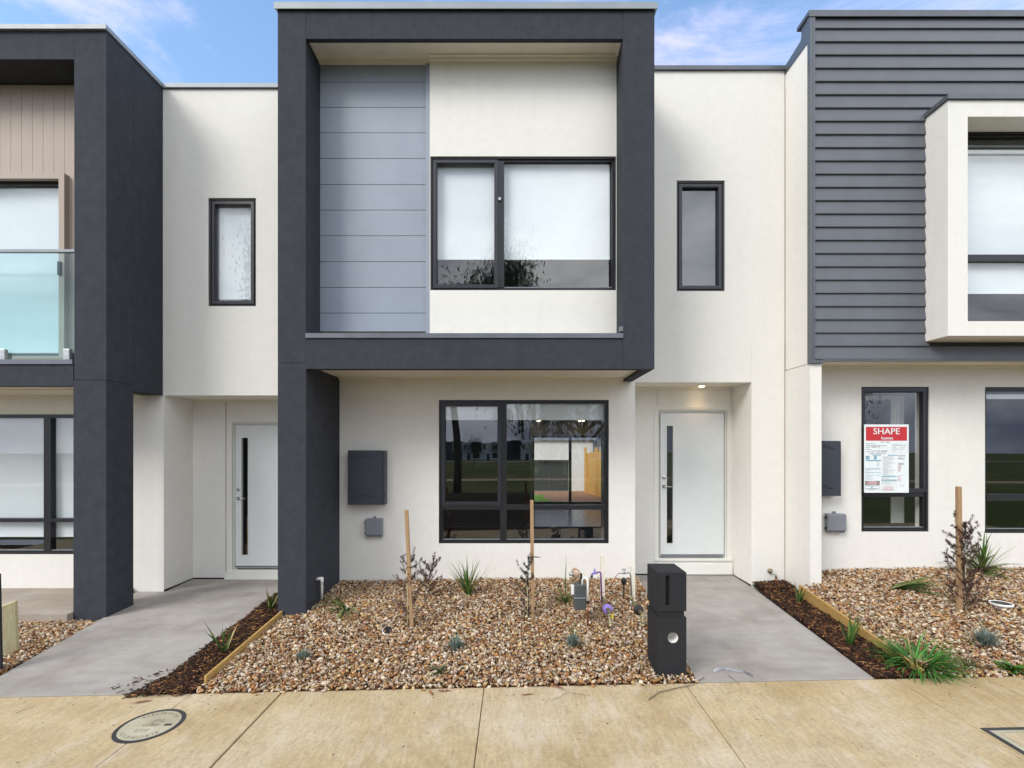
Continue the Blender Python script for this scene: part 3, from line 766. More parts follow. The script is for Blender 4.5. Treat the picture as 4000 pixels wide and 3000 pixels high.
stones('gravel', [((-2.46, -2.58), (1.415, 1.57), 3.775, 6.2, [(XL - .01, XLi + .005, 5.195, 6.2), (1.13, 1.355, 3.84, 4.15)])], 'brown and cream crushed rock in the bed below the middle window')
stones('gravel', [((3.19, 3.35), (8.2, 8.2), 3.78, 6.1, [(3.0, 3.59, 5.67, 6.2), (4.86, 5.10, 4.86, 5.10)])], 'crushed rock in the right bed beyond the long timber edging', layers=2, spacing=.028)
stones('gravel', [((-6.8, -6.8), (-4.30, -4.50), 3.72, 5.30, [])], 'crushed rock in the left bed beside the grey path', layers=2, spacing=.029)

def chips(name, label, regions, n, size, pal, f):
    V = []; F = []; C = []
    for (xa, xb, y0, y1, cnt) in regions:
        for _ in range(cnt):
            yy = random.uniform(y0, y1); t_ = (yy - y0) / (y1 - y0)
            xx = random.uniform(xa[0] + (xa[1] - xa[0]) * t_, xb[0] + (xb[1] - xb[0]) * t_)
            L = random.uniform(*size); W = L * random.uniform(.12, .3); T = W * .4
            a = random.uniform(0, 6.28); e = random.gauss(0, .28); bend = random.uniform(-.25, .25) * L
            m = Matrix.Translation((xx, yy, float(f(xx, yy)) + random.uniform(-.004, .012))) @ Matrix.Rotation(a, 4, 'Z') @ Matrix.Rotation(e, 4, 'Y') @ Matrix.Rotation(random.uniform(-.7, .7), 4, 'X')
            o = len(V)
            for u, w_ in ((-1, .4), (0, 1), (1, .3)):
                for (sy, sz) in ((-1, 0), (0, 1), (1, 0)):
                    V.append(m @ Vector((u * L / 2, sy * W / 2 * w_ + bend * (1 - abs(u)), sz * T)))
            for k in range(2):
                for q in range(2): F.append((o + k * 3 + q, o + k * 3 + q + 1, o + (k + 1) * 3 + q + 1, o + (k + 1) * 3 + q))
            c = random.choices(pal[0], pal[1])[0]; s_ = random.uniform(.7, 1.2)
            C += [tuple(q * s_ for q in c)] * 9
    mb = MB(); mb.v = [tuple(v) for v in V]; mb.f = F; mb.sm = [False] * len(F); mb.tint = C
    o = mb.build(name, M['stone'], recalc=False, tint=True)
    o['kind'] = 'stuff'; o['label'] = label; o['category'] = 'mulch'; return o
mp = ([(.07, .028, .013), (.03, .014, .009), (.15, .06, .022), (.36, .18, .07), (.014, .008, .006)], [5, 6, 3, 2.0, 5])
chips('bark_mulch', 'dark bark mulch between the left path and the short timber edging', [((-2.87, -2.99), (-2.49, -2.55), 3.76, 6.08, 6500), ((-3.0, -2.9), (-2.5, -2.6), 3.72, 4.0, 700), ((-3.45, -2.95), (-2.85, -2.85), 3.76, 4.15, 45)], 0, (.02, .06), mp, lambda x, d: mz(x, d) + (.0 if x > -2.9 else -.004) + .018 * max(0, 1 - abs(x + 2.7) * 5))
chips('bark_mulch', 'dark bark mulch between the right path and the long timber edging', [((2.80, 3.03), (3.165, 3.45), 3.78, 6.19, 7500)], 0, (.02, .06), mp, lambda x, d: mz(x, d) + (.02 if d > 5.9 else 0))

# timber edging
def edging(p0, p1, h, w, label):
    a = Vector(p0); b2 = Vector(p1); d = (b2 - a).normalized(); n = Vector((-d.y, d.x, 0)).normalized() * w / 2
    vs = []
    for p in (a, b2):
        for s_, dz in ((-1, -.08), (1, -.08), (1, h), (-1, h)): vs.append(p + n * s_ + Vector((0, 0, dz)))
    mb = MB().add(vs, [(0, 1, 2, 3), (7, 6, 5, 4), (0, 4, 5, 1), (1, 5, 6, 2), (2, 6, 7, 3), (3, 7, 4, 0)])
    tag(mb.build('timber_edging', M['sleeper'], bevel=.004), label, 'garden edging', 'timber garden edgings')
edging((3.315, 5.66, .055), (3.175, 3.80, -.075), .055, .022, 'long pine edging board between the right bark mulch and gravel')
edging((-2.485, 5.19, -.085), (-2.47, 3.88, -.17), .05, .022, 'short pine edging board running from the charcoal column to the footpath')

# ================================================================== PLANTS
def blade(mb, base, az, L, el, droop, w, col, seg=6, curl=0):
    p = Vector(base); d = Vector((math.cos(az) * math.cos(el), math.sin(az) * math.cos(el), math.sin(el)))
    side = Vector((-math.sin(az), math.cos(az), 0)); pts = []
    st = L / seg
    for i in range(seg + 1):
        t_ = i / seg; ww = w * (1 - t_ ** 2.6) * (1.25 + .6 * t_ * (1 - t_)) + .0008
        pts.append((p.copy(), ww)); p = p + d * st
        d = (d + Vector((0, 0, -droop / seg)) + side * curl / seg).normalized()
    vs = []
    for q, ww in pts: vs += [q - side * ww / 2, q + Vector((0, 0, -ww * .25)), q + side * ww / 2]
    mb.cur = col
    mb.add(vs, [(3 * i + k, 3 * i + k + 1, 3 * i + k + 4, 3 * i + k + 3) for i in range(seg) for k in (0, 1)], True)
GREENS = [(.045, .11, .018), (.07, .15, .025), (.10, .19, .04), (.03, .07, .015), (.16, .22, .05)]
def strap(x, y, n, L, el, droop, w, label, cols=GREENS, f=gz, azr=(0, 6.283), name='strap_leaf_plant', cat='plant', group='green strap-leaf plants', r=.015, tall=None, hit=None, dead=.06):
    X_, d, zz = hit or ground_hit(x, y, f)
    mb = MB()
    for i in range(n):
        az = random.uniform(*azr); e = random.uniform(*el); c = random.choice(cols)
        if random.random() < dead: c = (.34, .25, .11)
        s_ = random.uniform(.8, 1.15)
        blade(mb, (X_ + math.cos(az) * r * random.random(), d + math.sin(az) * r * random.random(), zz - .01), az, L * random.uniform(.55, 1.05), e, random.uniform(*droop), w * random.uniform(.7, 1.2), tuple(q * s_ for q in c), curl=random.uniform(-.4, .4))
    if tall: blade(mb, (X_, d, zz), tall[0], tall[1], 1.45, .15, w * .8, cols[0])
    tag(mb.build(name, M['leaf'], recalc=False, tint=True), label, cat, group)
strap(1012, 1287, 46, .50, (.95, 1.52), (.2, 1.3), .011, 'tall spiky green grass plant below the middle of the ground floor window')
strap(750, 1318, 26, .42, (.2, 1.2), (.8, 2.2), .013, 'floppy green grass plant in the gravel right of the charcoal column', azr=(2.4, 5.6))
strap(1221, 1302, 30, .30, (.6, 1.4), (.8, 2.4), .011, 'green and yellowing grass plant against the gas meter with one tall blade', tall=(1.3, .52), dead=.25)
strap(485, 1412, 13, .36, (.85, 1.45), (.1, .9), .013, 'sparse green grass plant in the left bark mulch near the footpath', f=mz)
strap(584, 1318, 11, .32, (.9, 1.5), (.1, .8), .012, 'sparse green grass plant in the bark mulch left of the charcoal column', f=mz)
strap(1725, 1302, 9, .30, (1.2, 1.54), (.0, .3), .018, 'upright green leaves in the right mulch nearest the wall tap', f=mz, r=.03)
strap(1838, 1393, 10, .30, (1.1, 1.54), (.0, .3), .018, 'upright green leaves in the right mulch beside the timber edging', f=mz, r=.03)
strap(1915, 1273, 44, .62, (.08, .5), (.1, .6), .017, 'green strap-leaf plant fallen flat across the right gravel', azr=(-.75, .35))
strap(2122, 1236, 60, .55, (.3, 1.45), (.3, 1.3), .018, 'big spiky green plant behind the right stake', cols=[(.06, .14, .02), (.12, .2, .04), (.2, .26, .07), (.05, .09, .02)])
strap(2088, 1442, 22, .14, (.5, 1.4), (.4, 1.4), .006, 'small dark green grass tuft in the right gravel by the footpath', cols=[(.03, .07, .02), (.02, .05, .015)])
# lush grass clump spilling on footpath
X_, d_, z_ = ground_hit(1995, 1440, gz)
strap(0, 0, 360, .33, (.05, 1.0), (.3, 1.5), .008, 'lush green grass clump spilling onto the footpath at the end of the timber edging', hit=(X_ - .02, d_ + .03, z_), r=.13, cols=[(.04, .15, .02), (.06, .21, .03), (.09, .26, .04), (.03, .10, .015)], name='grass_clump', cat='grass', group=None, dead=.04)
# long blades on the path
def needles(mb, p, d, n, L, w, cols, spread=.9):
    for _ in range(n):
        v = (d + Vector((random.gauss(0, spread), random.gauss(0, spread), random.gauss(0, spread)))).normalized()
        s_ = v.cross(Vector((random.random(), random.random(), 1))).normalized() * w / 2
        l = L * random.uniform(.6, 1.2); c = random.choice(cols); k = random.uniform(.75, 1.2); mb.cur = tuple(q * k for q in c)
        mb.add([p - s_ * .4, p + v * l * .5 - s_, p + v * l, p + v * l * .5 + s_], [(0, 1, 2, 3)])
def shrub(hit, H, label, nb=16, spread=.8, cols=((.15, .055, .055), (.08, .045, .035), (.20, .09, .085), (.06, .06, .035)), low=.15, group='wispy dark red shrubs', dens=1.0, lean=0):
    X_, d, zz = hit; o = thing('wispy_shrub', label, 'shrub', (X_, d, zz), group)
    st = MB(); fo = MB(); base = Vector((X_, d, zz - .02))
    trunk = [base + Vector((lean * (i / 6) ** 2 + .012 * math.sin(i * 1.3), .01 * math.cos(i * 2.1), H * .93 * i / 6)) for i in range(7)]
    st.tube(trunk, [.006 - .0008 * i for i in range(7)], 6)
    for b_ in range(nb):
        t_ = low + (.97 - low) * (b_ + random.random() * .6) / nb; k = min(5, int(t_ * 6)); p = trunk[k].lerp(trunk[k + 1], t_ * 6 - k)
        az = b_ * 2.4 + random.uniform(-.4, .4); L = H * spread * (.2 + .28 * (1 - t_)) * random.uniform(.6, 1.25)
        dd = Vector((math.cos(az), math.sin(az), random.uniform(.25, 1.0))).normalized(); pts = [p]
        for s_ in range(5):
            pts.append(pts[-1] + dd * L / 5); dd = (dd + Vector((random.gauss(0, .15), random.gauss(0, .15), .12))).normalized()
        st.tube(pts, [.0026, .0022, .002, .0017, .0013, .001], 4)
        for i in range(1, 6):
            for rep in range(2):
                q = pts[i - 1].lerp(pts[i], random.random())
                needles(fo, q, dd, int(9 * dens), .026, .0046, cols)
            if random.random() < .55:
                d2 = (dd + Vector((random.gauss(0, .7), random.gauss(0, .7), .3))).normalized(); q = pts[i]; l2 = L * .3
                tw_ = [q, q + d2 * l2 * .5, q + d2 * l2]; st.tube(tw_, [.0016, .0013, .001], 3)
                for u in (.35, .6, .8, 1): needles(fo, q + d2 * l2 * u, d2, int(8 * dens), .024, .0044, cols)
    st.build('stem', M['bark'], o); fo.build('foliage', M['leaf'], o, recalc=False, tint=True)
def at(x, y, f=gz): return ground_hit(x, y, f)
shrub(at(884, 1352), .78, 'wispy dark red shrub tied to the left stake below the meter boxes', nb=20, spread=.75, low=.06)
shrub(at(925, 1290), .46, 'bushy dark red shrub without a stake in front of the white wall', nb=20, spread=1.1, dens=1.2, low=.1, lean=.06)
shrub(at(1140, 1335), .66, 'wispy grey green shrub tied to the stake in front of the ground floor window', nb=20, spread=.75, cols=((.06, .06, .05), (.035, .05, .03), (.09, .05, .055), (.05, .06, .04)), low=.05)
shrub(at(2084, 1322), .98, 'tall dark red shrub tied to the right stake', nb=44, spread=.68, dens=1.4, low=.05)
# low wiry growth at stake bases
def stake(hit, H, w, lean, label):
    X_, d, zz = hit; o = thing('garden_stake', label, 'stake', (X_, d, zz), 'hardwood garden stakes')
    mb = MB(); vs = []
    for (h, k) in ((-.1, 1), (H - .004, 1), (H, .85)):
        for sx, sy in ((-1, -1), (1, -1), (1, 1), (-1, 1)): vs.append((X_ + sx * w / 2 * k + lean * h / H, d + sy * w / 2 * k, zz + h))
    fs = [(0, 1, 2, 3)[::-1], (8, 9, 10, 11)] + [(l * 4 + k, l * 4 + (k + 1) % 4, l * 4 + 4 + (k + 1) % 4, l * 4 + 4 + k) for l in (0, 1) for k in range(4)]
    mb.add(vs, fs).build('post', M['stake'], o, bevel=.002)
    hh = H * .52; a = X_ + lean * .52
    MB().tube([(a - w * .6, d - w * .6, zz + hh), (a + w * .6, d - w * .62, zz + hh), (a + w * 2.4, d, zz + hh - .005), (a + w * .6, d + w * .62, zz + hh), (a - w * .6, d + w * .6, zz + hh), (a - w * .6, d - w * .6, zz + hh)], .003, 5).build('tie', M['rubber'], o)
stake(at(890, 1357), 1.17, .034, -.055, 'left wooden stake leaning slightly in the gravel below the meter boxes')
stake(at(1151, 1336), 1.215, .034, -.01, 'wooden stake in front of the ground floor window of the middle house')
stake(at(2073, 1320), 1.25, .037, -.01, 'thick wooden stake in the right gravel bed')
def cane(hit, H, label):
    X_, d, zz = hit
    tag(MB().tube([(X_, d, zz - .05), (X_ + .004, d, zz + H * .5), (X_ - .008, d, zz + H)], [.006, .0055, .005], 6).build('bamboo_cane', M['peg'], None), label, 'cane', 'thin bamboo canes')
cane(at(880, 1358), .58, 'thin pale cane close to the left stake')
cane(at(1139, 1336), .42, 'thin pale cane close to the stake below the window')
cane(at(2086, 1322), .60, 'thin pale cane close to the right stake')

def tuft(x, y, r, h, label, n=260, cols=((.20, .26, .22), (.27, .34, .31), (.12, .17, .13), (.34, .40, .37)), name='lavender_tuft', cat='plant', group='small silvery tufts'):
    X_, d, zz = ground_hit(x, y); mb = MB()
    for i in range(n):
        az = random.uniform(0, 6.28); e = random.uniform(.25, 1.5); c = random.choice(cols); k = random.uniform(.7, 1.2)
        rr = r * .35 * random.random()
        blade(mb, (X_ + rr * math.cos(az), d + rr * math.sin(az), zz + random.uniform(0, h * .5)), az, r * random.uniform(.4, .9), e, random.uniform(-.3, .5), .005, tuple(q * k for q in c), seg=3)
    for i in range(9):
        az = random.uniform(0, 6.28); blade(mb, (X_, d, zz + h * .3), az, h * random.uniform(1, 1.9), random.uniform(1.1, 1.5), .1, .0022, (.13, .16, .06), seg=4)
    tag(mb.build(name, M['leaf'], recalc=False, tint=True), label, cat, group)
tuft(985, 1405, .11, .10, 'silvery tuft in the middle of the gravel below the window')
tuft(655, 1425, .085, .07, 'smallest silvery tuft, in the gravel near the short timber edging', 150)
tuft(1237, 1398, .09, .15, 'silvery green tuft in the gravel left of the black letterbox', 220)
tuft(2130, 1396, .14, .15, 'silvery tuft in the right gravel bed', 300)
def weed(x, y, label, n=26, r=.1, cols=((.08, .11, .04), (.12, .15, .07)), w=.016, group='low weeds'):
    X_, d, zz = ground_hit(x, y); mb = MB()
    for i in range(n):
        az = random.uniform(0, 6.28); blade(mb, (X_ + random.uniform(-.04, .04), d + random.uniform(-.03, .03), zz + .01), az, r * random.uniform(.4, 1), random.uniform(.15, .9), .9, w, random.choice(cols), seg=4)
    tag(mb.build('low_weed', M['leaf'], recalc=False, tint=True), label, 'weed', group)
weed(955, 1452, 'flat green weed in the front gravel between two silvery tufts')
weed(2187, 1450, 'bright green clover-like weed at the footpath edge at far right', 60, .12, ((.06, .16, .02), (.09, .2, .03)), .022)
weed(2100, 1395, 'thin green weed left of the silvery tuft in the right gravel bed', 14, .12, ((.09, .15, .04),), .004)
weed(1140, 1330, 'low green seedlings at the foot of the stake below the window', 26, .11, ((.07, .09, .04), (.06, .05, .03)), .005)
weed(890, 1350, 'low dark twiggy growth at the foot of the left stake', 40, .13, ((.09, .06, .04), (.06, .06, .03)), .004)

# ================================================================== METER BOXES
def slots(mb, x0, x1, z, y, up):
    n = 5; cx = (x0 + x1) / 2; s_ = (x1 - x0)
    for i, (u, dz) in enumerate(((-.26, -.034), (-.135, -.017), (0, 0), (.115, -.017), (.245, -.034))):
        a = cx + u * s_
        mb.prism([(a - .034, z + dz + .006), (a - .026, z + dz + .012), (a + .026, z + dz + .012), (a + .034, z + dz + .006), (a + .028, z + dz), (a - .028, z + dz)], 'y', y - .011, y)
def meter_box(x0, x1, z0, z1, yf, yw, label):
    o = thing('meter_box', label, 'meter box', ((x0 + x1) / 2, yw, z0), 'charcoal meter boxes')
    MB().box(x0 + .01, x1, yf + .02, yw, z0, z1 - .004).build('case', M['meter'], o, bevel=.004)
    MB().box(x0, x1 - .028, yf, yf + .018, z0 + .002, z1).build('lid', M['meter'], o, bevel=.004)
    for zz in (z1 - .055, z0 + .13):
        mb = MB(); slots(mb, x0, x1 - .03, zz, yf, 1); mb.build('vent', M['meter'], o)
    for zz in (z0 + .1, z1 - .17): MB().box(x1 - .012, x1 + .003, yf + .03, yf + .05, zz, zz + .07).build('hinge', M['frame'], o)
meter_box(-2.078, -1.623, .992, 1.671, 6.05, 6.2, 'charcoal meter box on the white wall beside the charcoal column')
meter_box(3.60, 4.006, 1.111, 1.788, 5.95, 6.1, 'charcoal meter box on the right house partly behind the white pier')
def junction(x0, x1, z0, z1, yf, yw, label):
    o = thing('junction_box', label, 'junction box', ((x0 + x1) / 2, yw, z0), 'grey junction boxes')
    MB().box(x0 + .006, x1 - .006, yf + .02, yw, z0 - .004, z1 + .002).build('case', M['plastic'], o, bevel=.006)
    MB().box(x0, x1 - .004, yf, yf + .03, z0 + .014, z1).build('cover', M['plastic'], o, bevel=.012)
    for zz in (z0 + .03, z1 - .06): MB().box(x0 - .012, x0 + .002, yf + .03, yf + .05, zz, zz + .03).build('clip', M['frame'], o)
    xm = (x0 + x1) / 2
    for q_ in ((xm - .014, xm + .014, yf + .05, yw, z1 + .003, z1 + .028), (x0 + .02, x0 + .06, yf + .02, yf + .05, z0 - .014, z0 - .0045), (x1 - .06, x1 - .02, yf + .02, yf + .05, z0 - .014, z0 - .0045)): MB().box(*q_).build('lug', M['plastic'], o, bevel=.002)
junction(-1.887, -1.666, .584, .805, 6.12, 6.2, 'small grey junction box below the meter box of the middle house')
junction(3.878, 4.115, .657, .88, 6.02, 6.1, 'small grey junction box below the meter box of the right house')

# overflow pipe on column
px_, py_ = -2.19, 5.50
o = tag(MB().tube([(-2.232, 5.48, .215), (-2.205, 5.49, .225), (px_ + .01, py_, .215), (px_ + .01, py_, .16), (px_ + .01, py_, -.01)], .014, 12).build('drain_pipe', M['pvc'], None), 'short white elbow pipe beside the foot of the charcoal column', 'pipe')
mbp = MB().tube([(px_ + .01, py_, .16), (px_ + .01, py_, .235)], .018, 12).tube([(px_ - .04, py_, .225), (px_ + .02, py_, .225)], .018, 12)
mbp.build('elbow', M['pvc'], o)

# ================================================================== LETTERBOX
LX0, LX1, LY0, LY1 = 1.129, 1.356, 3.84, 4.14
lo = thing('letterbox', 'black square letterbox pillar with a slot and a round paper hole beside the right path', 'letterbox', ((LX0 + LX1) / 2, LY0, -.12))
zt, zg1, zg0 = .717, .412, .362
lbk = MB(); sx0, sx1, sz0, sz1 = PX(1438, LY0), PX(1446.5, LY0), PZ(1307.7, LY0), PZ(1243.5, LY0)
lbk.walls(LX0, LX1, zg1, zt, LY0, LY0 + .03, [(sx0, sx1, sz0, sz1)])
lbk.box(LX0, LX1, LY0 + .0305, LY1, zg1, zt)
lbk.build('top_block', M['letterbox'], lo)
MB().box(sx0, sx1, LY0 + .024, LY0 + .029, sz0, sz1).build('slot', M['joint'], lo)  # black plate paints the dark depth behind the opening
MB().box(LX0 + .014, LX1 - .014, LY0 + .014, LY1 - .014, zg0, zg1).build('groove', M['letterbox'], lo)
hx, hz, hr = PX(1454, LY0), PZ(1378, LY0), .042
q = .055
low = MB().walls(LX0, LX1, -.25, zg0, LY0, LY0 + .12, [(hx - q, hx + q, hz - q, hz + q)])
low.box(LX0, LX1, LY0 + .1205, LY1, -.25, zg0)
n = 32; vs = []; fs = []
for i in range(n):
    a = 2 * math.pi * i / n; ca, sa = math.cos(a), math.sin(a); m_ = max(abs(ca), abs(sa))
    vs += [(hx + ca * hr, LY0, hz + sa * hr), (hx + ca / m_ * q, LY0, hz + sa / m_ * q)]
for i in range(n):
    j = (i + 1) % n; fs.append((2 * i, 2 * j, 2 * j + 1, 2 * i + 1))
low.add(vs, fs)
low.build('lower_block', M['letterbox'], lo)
tb_ = MB(); vs = []
for yy in (LY0 + .0005, LY0 + .11):
    for i in range(n): a = 2 * math.pi * i / n; vs.append((hx + math.cos(a) * (hr - .0005), yy, hz + math.sin(a) * (hr - .0005)))
tb_.add(vs, [(i, (i + 1) % n, n + (i + 1) % n, n + i) for i in range(n)] + [tuple(range(n, 2 * n))], True)
tb_.build('paper_tube', M['pvc'], lo, recalc=False)

# ================================================================== SERVICES
def U(x): return (2180 + .211 * x) / 1.808
def Vv(y): return (2150 + .211 * y) / 1.808
def sp(x, y, d):
    d -= .13
    return (PX(U(x), d), d, PZ(Vv(y), d))
gmx = thing('gas_meter', 'dark grey gas meter with a bronze regulator and a bent white pipe', 'gas meter', sp(415, 1110, 5.0))
a = sp(305, 1110, 4.95); b2 = sp(525, 640, 4.95)
body = MB().box(a[0], b2[0], 4.82, 4.93, a[2], b2[2]); body.build('body', M['gasmeter'], gmx, bevel=.012)
zc_ = sp(0, 885, 4.95)[2]
MB().box(a[0] - .006, b2[0] + .006, 4.812, 4.938, zc_ - .006, zc_ + .006).build('seam', M['plastic'], gmx, bevel=.002)
MB().box(a[0] - .03, a[0] - .001, 4.83, 4.89, zc_ + .03, zc_ + .12).build('dial_window', M['pvc'], gmx, bevel=.005)
rc = Vector(sp(320, 430, 5.03)); ax = Vector((-.8, -.55, .05)).normalized()
rg = MB().lathe([(.02, -.03), (.045, -.025), (.05, -.008), (.054, -.004), (.054, .004), (.05, .008), (.04, .022), (.02, .03)], rc, ax, 24)
for i in range(8):
    t_ = i * math.pi / 4; u_ = ax.orthogonal().normalized(); v_ = ax.cross(u_); p_ = rc + (u_ * math.cos(t_) + v_ * math.sin(t_)) * .053
    rg.lathe([(.005, -.01), (.005, .01)], p_, ax, 6)
rg.build('regulator', M['pinkmetal'], gmx)
MB().lathe([(.017, .02), (.017, .07), (.012, .074)], rc, ax, 16).build('regulator_cap', M['galv'], gmx)
MB().tube([tuple(rc - ax * .03), sp(430, 440, 5.06), sp(430, 500, 5.06), sp(410, 560, 5.04), sp(410, 650, 5.0)], .012, 10).build('inlet', M['rubber'], gmx)
MB().tube([sp(450, 660, 4.97), sp(450, 560, 4.97), sp(465, 520, 4.96), sp(500, 505, 4.95), sp(535, 530, 4.94), sp(550, 590, 4.93), sp(552, 940, 4.92)], .0105, 14).build('bent_pipe', M['pvc'], gmx)
MB().lathe([(.018, 0), (.018, .02), (.012, .024)], sp(450, 690, 4.97), (0, 0, 1), 12).lathe([(.017, 0), (.017, .02), (.012, .024)], sp(552, 975, 4.92), (0, 0, 1), 12).build('nut', M['rubber'], gmx)
MB().tube([sp(552, 960, 4.92), sp(550, 1400, 4.9)], .009, 12).build('copper_riser', M['copper'], gmx)
MB().lathe([(.014, -.008), (.016, 0), (.014, .008)], sp(551, 1025, 4.92), (0, 0, 1), 12).build('brass_joint', M['brass'], gmx)

def post(x0, x1, yt, d, label):
    a = PX(U(x0), d); b_ = PX(U(x1), d); zt_ = PZ(Vv(yt), d)
    tag(MB().box(a, b_, d, d + .04, -.15, zt_).build('white_post', M['whitepost'], None, bevel=.003), label, 'post', 'weathered white timber posts')
post(790, 868, 92, 5.44, 'taller weathered white post behind the purple water meter')
post(1352, 1430, 290, 5.44, 'shorter weathered white post at the corner of the white wall')

def water_meter(pts, disc, discmat, label, dmat='brass', name='water_meter'):
    o = thing(name, label, 'water meter', pts[-1], 'water meters in the gravel')
    f = MB().tube(pts, .0135, 12)
    for i, p in enumerate(pts[:-1]):
        q = Vector(p).lerp(Vector(pts[i + 1]), .35); dr = (Vector(pts[i + 1]) - Vector(p)).normalized()
        f.lathe([(.02, -.012), (.023, -.008), (.023, .008), (.02, .012)], q, dr, 8)
        q = Vector(p).lerp(Vector(pts[i + 1]), .7)
        f.lathe([(.018, -.012), (.021, 0), (.018, .012)], q, dr, 8)
    f.build('fittings', M[dmat], o)
    dr = (Vector(pts[2]) - Vector(pts[1])).normalized()
    MB().lathe([(.03, -.03), (.044, -.018), (.05, -.004), (.05, .006), (.04, .016), (.02, .022)], disc, dr + Vector((0, 0, .12)), 24).build('dial_housing', M[discmat], o)
    return o
p1 = [sp(858, 850, 5.40), sp(860, 930, 5.38), sp(905, 1060, 5.10), sp(955, 1160, 4.92), sp(960, 1290, 4.86), sp(975, 1440, 4.83)]
wm = water_meter(p1, sp(912, 1085, 5.05), 'purple', 'water meter with a purple dial housing')
MB().tube([sp(970, 1350, 4.85), sp(982, 1500, 4.82)], .0095, 10).build('purple_riser', M['purple'], wm)
MB().box(sp(985, 0, 4.86)[0], sp(1015, 0, 4.86)[0], 4.71, 4.715, sp(0, 1250, 4.86)[2], sp(0, 1165, 4.86)[2]).build('yellow_tag', M['yellow'], wm)
p2 = [sp(1358, 850, 5.38), sp(1368, 930, 5.32), sp(1460, 1050, 5.06), sp(1560, 1190, 4.90), sp(1568, 1270, 4.87), sp(1572, 1440, 4.85)]
wm2 = water_meter(p2, sp(1490, 1105, 5.0), 'rubber', 'water meter with a black dial housing near the letterbox')
MB().tube([sp(1345, 880, 5.40), sp(1360, 1100, 5.38)], .014, 10).build('riser', M['galv'], wm2)
# purple tap
tp = thing('garden_tap', 'purple garden tap on a purple riser pipe', 'tap', sp(800, 980, 5.40), 'garden taps')
MB().tube([sp(812, 1000, 5.40), sp(790, 420, 5.40), sp(778, 402, 5.40), sp(755, 402, 5.40), sp(700, 412, 5.38)], .0085, 10).build('riser', M['purplepipe'], tp)
tt = MB().tube([sp(720, 412, 5.38), sp(640, 430, 5.36), sp(622, 460, 5.36)], [.012, .012, .01], 10)
tt.lathe([(.014, 0), (.016, .006), (.009, .016), (.008, .045), (.010, .047)], sp(675, 425, 5.37), (0, 0, 1), 12)
tt.build('valve', M['purple'], tp)
MB().lathe([(.012, 0), (.014, .014), (.010, .02)], sp(625, 495, 5.36), (0, 0, 1), 10).build('coupling', M['rubber'], tp)
MB().tube([sp(628, 490, 5.36), sp(625, 530, 5.36)], .006, 8).build('nozzle', M['brass'], tp)
# potable tap with black filter
tp = thing('garden_tap', 'silver garden tap with a black bulb filter hanging below it', 'tap', sp(1350, 880, 5.40), 'garden taps')
MB().tube([sp(1365, 880, 5.40), sp(1340, 440, 5.40), sp(1320, 415, 5.40), sp(1290, 412, 5.39), sp(1170, 425, 5.38)], [.009, .008, .009, .010, .008], 10).build('riser', M['galv'], tp)
tt = MB().lathe([(.012, -.012), (.013, .006), (.006, .012), (.006, .026)], sp(1222, 420, 5.38), (0, 0, 1), 12)
for i in range(4):
    a_ = i * math.pi / 2 + .4; c_ = Vector(sp(1222, 355, 5.38)); tt.tube([c_, c_ + Vector((math.cos(a_) * .025, math.sin(a_) * .025, 0))], [.004, .006], 6)
tt.build('valve', M['galv'], tp)
MB().lathe([(.009, -.1), (.008, -.035), (.012, -.03), (.026, -.01), (.031, .012), (.03, .03), (.018, .042), (.01, .05)], sp(1216, 590, 5.38), (0, 0, 1), 18).build('filter', M['rubber'], tp)
MB().tube([sp(1216, 660, 5.38), sp(1218, 900, 5.38)], .007, 8).build('filter_stem', M['rubber'], tp)
tag(MB().tube([sp(1170, 425, 5.38), sp(1120, 430, 5.36), sp(1060, 490, 5.34), sp(1010, 600, 5.33), sp(950, 690, 5.32), sp(870, 770, 5.35), sp(760, 790, 5.33), sp(680, 740, 5.3), sp(630, 640, 5.3), sp(628, 540, 5.33)], .0035, 8).build('hose', M['copper'], None), 'thin brown hose looping between the two garden taps', 'hose')
# wall tap, right
def W8(x): return (2900 + x * .5123) / 1.808
def H8(y): return (2150 + y * .5123) / 1.808
def s8(x, y, d): return (PX(W8(x), d), d, PZ(H8(y), d))
wt = thing('wall_pipe', 'brass and copper pipe stub coming out of the white wall above the right mulch', 'pipe', s8(208, 155, 6.19))
MB().lathe([(.03, 0), (.032, .02), (.024, .03), (.014, .034)], s8(208, 155, 6.19), (0, -1, 0), 18).build('flange', M['brass'], wt)
MB().tube([s8(215, 158, 6.16), s8(240, 168, 6.12), s8(255, 190, 6.10), s8(257, 205, 6.10)], .012, 10).build('elbow', M['galv'], wt)
MB().tube([s8(257, 200, 6.10), s8(257, 285, 6.10)], .010, 10).lathe([(.014, -.006), (.015, 0), (.014, .006)], s8(257, 212, 6.10), (0, 0, 1), 8).build('copper_stub', M['copper'], wt)

